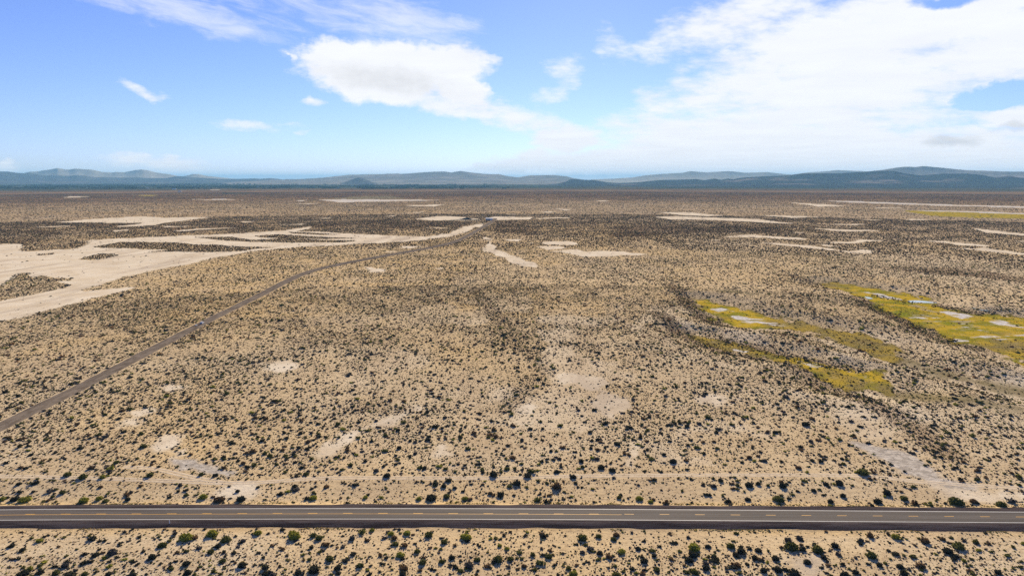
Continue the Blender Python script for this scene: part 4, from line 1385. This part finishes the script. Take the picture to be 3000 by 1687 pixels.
def lofted(name, secs, mat, parent):
    """body from cross sections along y: (y, half width low, half width top, z low, z top)"""
    g_ = Geo()
    rings = []
    for y, wl, wt, z0, z1 in secs:
        b0 = len(g_.v)
        zm = z0 + (z1 - z0) * .55
        pr = [(-wl * .93, z0), (-wl, z0 + .12), (-wl, zm), (-wt, z1 - .05), (-wt * .9, z1), (wt * .9, z1), (wt, z1 - .05), (wl, zm), (wl, z0 + .12), (wl * .93, z0)]
        g_.v += [(x, y, z) for x, z in pr]
        rings.append(b0)
    n = 10
    for a, b0 in zip(rings, rings[1:]):
        g_.f += [(a + (i + 1) % n, a + i, b0 + i, b0 + (i + 1) % n) for i in range(n)]
    g_.f += [tuple(rings[0] + i for i in range(n)), tuple(rings[-1] + i for i in reversed(range(n)))]
    return link(name, g_.mesh(name, mat), parent)


cx, cy, cz = surf(592, 949)
kk = np.argmin(np.hypot(DL[:, 0] - cx, DL[:, 1] - cy))
tdir = DL[min(kk + 8, len(DL) - 1)] - DL[kk]
nd = np.array([-tdir[1], tdir[0]]) / np.hypot(*tdir)
pos = DL[kk] - nd * 0.9
car = empty('car', (pos[0], pos[1], hz(*pos) + .48), math.atan2(-tdir[0], tdir[1]) , label='white car driving along the gravel road at the left', category='car')
lofted('body', [(-2.35, .82, .78, .45, .95), (-2.2, .92, .86, .34, 1.06), (-1.2, .95, .88, .32, 1.08), (0.6, .95, .88, .32, 1.08), (1.2, .95, .88, .32, 1.04), (2.1, .90, .82, .34, .92), (2.35, .78, .72, .45, .80)], CAR_PAINT, car)
lofted('windows', [(-1.95, .84, .74, 1.06, 1.12), (-1.55, .85, .70, 1.06, 1.58), (-.3, .86, .72, 1.06, 1.66), (.45, .86, .70, 1.06, 1.60), (1.25, .82, .76, 1.02, 1.06)], GLASS, car)
lofted('roof', [(-1.6, .70, .66, 1.585, 1.66), (-.3, .73, .68, 1.66, 1.75), (.42, .70, .66, 1.605, 1.68)], CAR_PAINT, car)
for sx_ in (-1, 1):
    for sy_ in (-1.38, 1.42):
        w_ = empty('wheel', (0, 0, 0))
        w_.parent = car
        w_.location = (sx_ * .84, sy_, .36)
        g_ = Geo()
        g_.tube((-.11, 0, 0), (.11, 0, 0), .36, n=20)
        link('tyre', g_.mesh('tyre', RUBBER), w_)
        g_ = Geo()
        g_.tube((sx_ * .10, 0, 0), (sx_ * .125, 0, 0), .24, n=16)
        link('rim', g_.mesh('rim', RIM), w_)
    g_ = Geo()
    g_.box(sx_ * .62 - .14, sx_ * .62 + .14, 2.24, 2.36, .62, .76)
    link('headlight', g_.mesh('headlight', LAMP), car)
    g_ = Geo()
    g_.box(sx_ * .70 - .10, sx_ * .70 + .10, -2.38, -2.26, .70, .92)
    link('tail_light', g_.mesh('tail_light', TAIL), car)
    g_ = Geo()
    g_.box(sx_ * 1.02 - .09, sx_ * 1.02 + .09, .72, .88, 1.02, 1.18)
    link('side_mirror', g_.mesh('side_mirror', CAR_PAINT), car)
g_ = Geo()
g_.box(-.8, .8, 2.28, 2.40, .36, .54)
link('bumper', g_.mesh('bumper', TRIM), car)
g_ = Geo()
g_.box(-.8, .8, -2.40, -2.28, .36, .54)
link('bumper', g_.mesh('bumper', TRIM), car)

# small pale box on the road behind the car
bx, by, bz = surf(575, 955)
g_ = Geo()
g_.box(-.7, .7, -.45, .45, 0, .5, .08, .08)
g_.box(-.75, .75, -.5, .5, .5, .58)
o = link('box', g_.mesh('box', material('pale_plastic', (.62, .62, .60), .6)), label='small pale box lying on the gravel road beside the white car', category='box')
o.location = (bx, by, bz + .50)

# ------------------------------------------------------------------ metal shed, mound, farm buildings
SHED_WALL = material('blue_sheet_metal', (0.13, 0.20, 0.27), .5, vary=.15, vscale=.4)
SHED_ROOF = material('pale_roof_sheet', (0.72, 0.72, 0.70), .45, vary=.06, vscale=.3)
DOOR = material('white_door_sheet', (0.76, 0.75, 0.72), .5)
sx0, sy0, sz0 = surf(1433, 645.5)
shed = empty('metal_shed', (sx0, sy0, sz0), label='blue walled metal shed with a pale roof at the far end of the gravel road', category='shed')
g_ = Geo()
g_.prism([(-9.5, 0), (9.5, 0), (9.5, 4.6), (-9.5, 4.6)], 0, 11)
link('wall', g_.mesh('wall', SHED_WALL), shed)
g_ = Geo()
b0 = len(g_.v)
g_.v += [(-10, -.6, 4.55), (10, -.6, 4.55), (10, 5.5, 6.6), (-10, 5.5, 6.6), (-10, 11.6, 4.55), (10, 11.6, 4.55),
         (-10, -.6, 4.75), (10, -.6, 4.75), (10, 5.5, 6.8), (-10, 5.5, 6.8), (-10, 11.6, 4.75), (10, 11.6, 4.75)]
g_.f += [(6, 7, 8, 9), (9, 8, 11, 10), (1, 0, 3, 2), (2, 3, 4, 5), (0, 1, 7, 6), (5, 4, 10, 11), (0, 6, 9, 3), (3, 9, 10, 4), (2, 8, 7, 1), (5, 11, 8, 2)]
link('roof', g_.mesh('roof', SHED_ROOF), shed)
for x0, x1, mm in ((3.4, 8.2, DOOR), (-2.2, -1.2, DOOR)):
    g_ = Geo()
    g_.box(x0, x1, -.08, -.002, 0.02, 3.6 if x1 - x0 > 2 else 2.1)
    link('door', g_.mesh('door', mm), shed)
for x0 in (-7.5, -4.8, .2):
    g_ = Geo()
    g_.box(x0, x0 + 1.4, -.06, -.002, 1.5, 2.7)
    link('window', g_.mesh('window', GLASS), shed)

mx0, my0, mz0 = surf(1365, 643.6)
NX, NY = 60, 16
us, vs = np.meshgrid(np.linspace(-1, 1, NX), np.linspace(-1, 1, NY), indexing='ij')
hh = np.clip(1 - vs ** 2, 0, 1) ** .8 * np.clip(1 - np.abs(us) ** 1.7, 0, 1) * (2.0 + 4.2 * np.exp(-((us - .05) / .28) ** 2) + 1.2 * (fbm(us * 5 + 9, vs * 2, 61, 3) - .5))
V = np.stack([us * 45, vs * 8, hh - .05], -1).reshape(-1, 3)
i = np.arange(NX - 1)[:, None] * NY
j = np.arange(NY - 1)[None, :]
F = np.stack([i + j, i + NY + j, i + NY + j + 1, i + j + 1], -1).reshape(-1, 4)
o = link('dark_mound', make_mesh('dark_mound', V, F, material('mound_black', (.018, .02, .022), .95, vary=.3, vscale=.5), True), label='long low black mound beside the metal shed', category='mound')  # whole mound in a near-black tone, varied slightly by noise
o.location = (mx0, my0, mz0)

FARM_WALL = material('white_farm_wall', (.78, .77, .74), .7)
FARM_ROOF = material('grey_farm_roof', (.62, .61, .60), .6)
gw = Geo()
gw.prism([(-18, 0), (18, 0), (18, 7), (-18, 7)], 0, 14)
gwm = gw.mesh('wall', FARM_WALL)
gr_ = Geo()
gr_.v += [(-19, -1, 7), (19, -1, 7), (19, 7, 10.5), (-19, 7, 10.5), (19, 15, 7), (-19, 15, 7)]
gr_.f += [(0, 1, 2, 3), (3, 2, 4, 5), (0, 3, 5), (1, 4, 2), (1, 0, 5, 4)]
grm = gr_.mesh('roof', FARM_ROOF)
for px0, py0, sc_ in [(260, 540, 1.2), (432, 553, .9), (510, 555, 1.1), (526, 562, .8), (700, 548, .8), (756, 549, .8), (826, 549, 1.0), (990, 553, .9), (1034, 546, .8), (1142, 551.5, .9), (1150, 551.5, .9), (1118, 553, .8)]:
    p = ground_pt(px0, py0)
    if np.hypot(*p) > 21000:
        p *= 21000 / np.hypot(*p)
    rt = empty('farm_building', (p[0], p[1], 0), RNG.random() * .5, label='tiny white farm building among the far trees below the mountains', category='building', group='white farm buildings far across the plain')
    rt.scale = (sc_, sc_, sc_)
    link('wall', gwm, rt)
    link('roof', grm, rt)

# ------------------------------------------------------------------ the air between here and the mountains
HAZE_TOP = max(max(v.co.z for v in o.data.vertices) for o in COL.objects if o.name.startswith('mountain')) + 25.0
print('haze top', HAZE_TOP)
hb = bpy.data.meshes.new('haze')
e, z0, z1 = 80000.0, -8.0, HAZE_TOP
hb.from_pydata([(-e, -e, z0), (e, -e, z0), (e, e, z0), (-e, e, z0), (-e, -e, z1), (e, -e, z1), (e, e, z1), (-e, e, z1)], [],
               [(3, 2, 1, 0), (4, 5, 6, 7), (0, 1, 5, 4), (1, 2, 6, 5), (2, 3, 7, 6), (3, 0, 4, 7)])
hm = bpy.data.materials.new('haze')
hm.use_nodes = True
N = NT(hm.node_tree)
for n in list(N.n):
    if n.type == 'BSDF_PRINCIPLED':
        N.n.remove(n)
vol = N.n.new('ShaderNodeVolumePrincipled')
vol.inputs['Color'].default_value = (*HAZE_COLOR, 1)
vol.inputs['Density'].default_value = HAZE_DENSITY
vol.inputs['Anisotropy'].default_value = 0.0
out = [n for n in N.n if n.type == 'OUTPUT_MATERIAL'][0]
N.l.new(vol.outputs[0], out.inputs['Volume'])
hb.materials.append(hm)
link('haze', hb, kind='stuff')
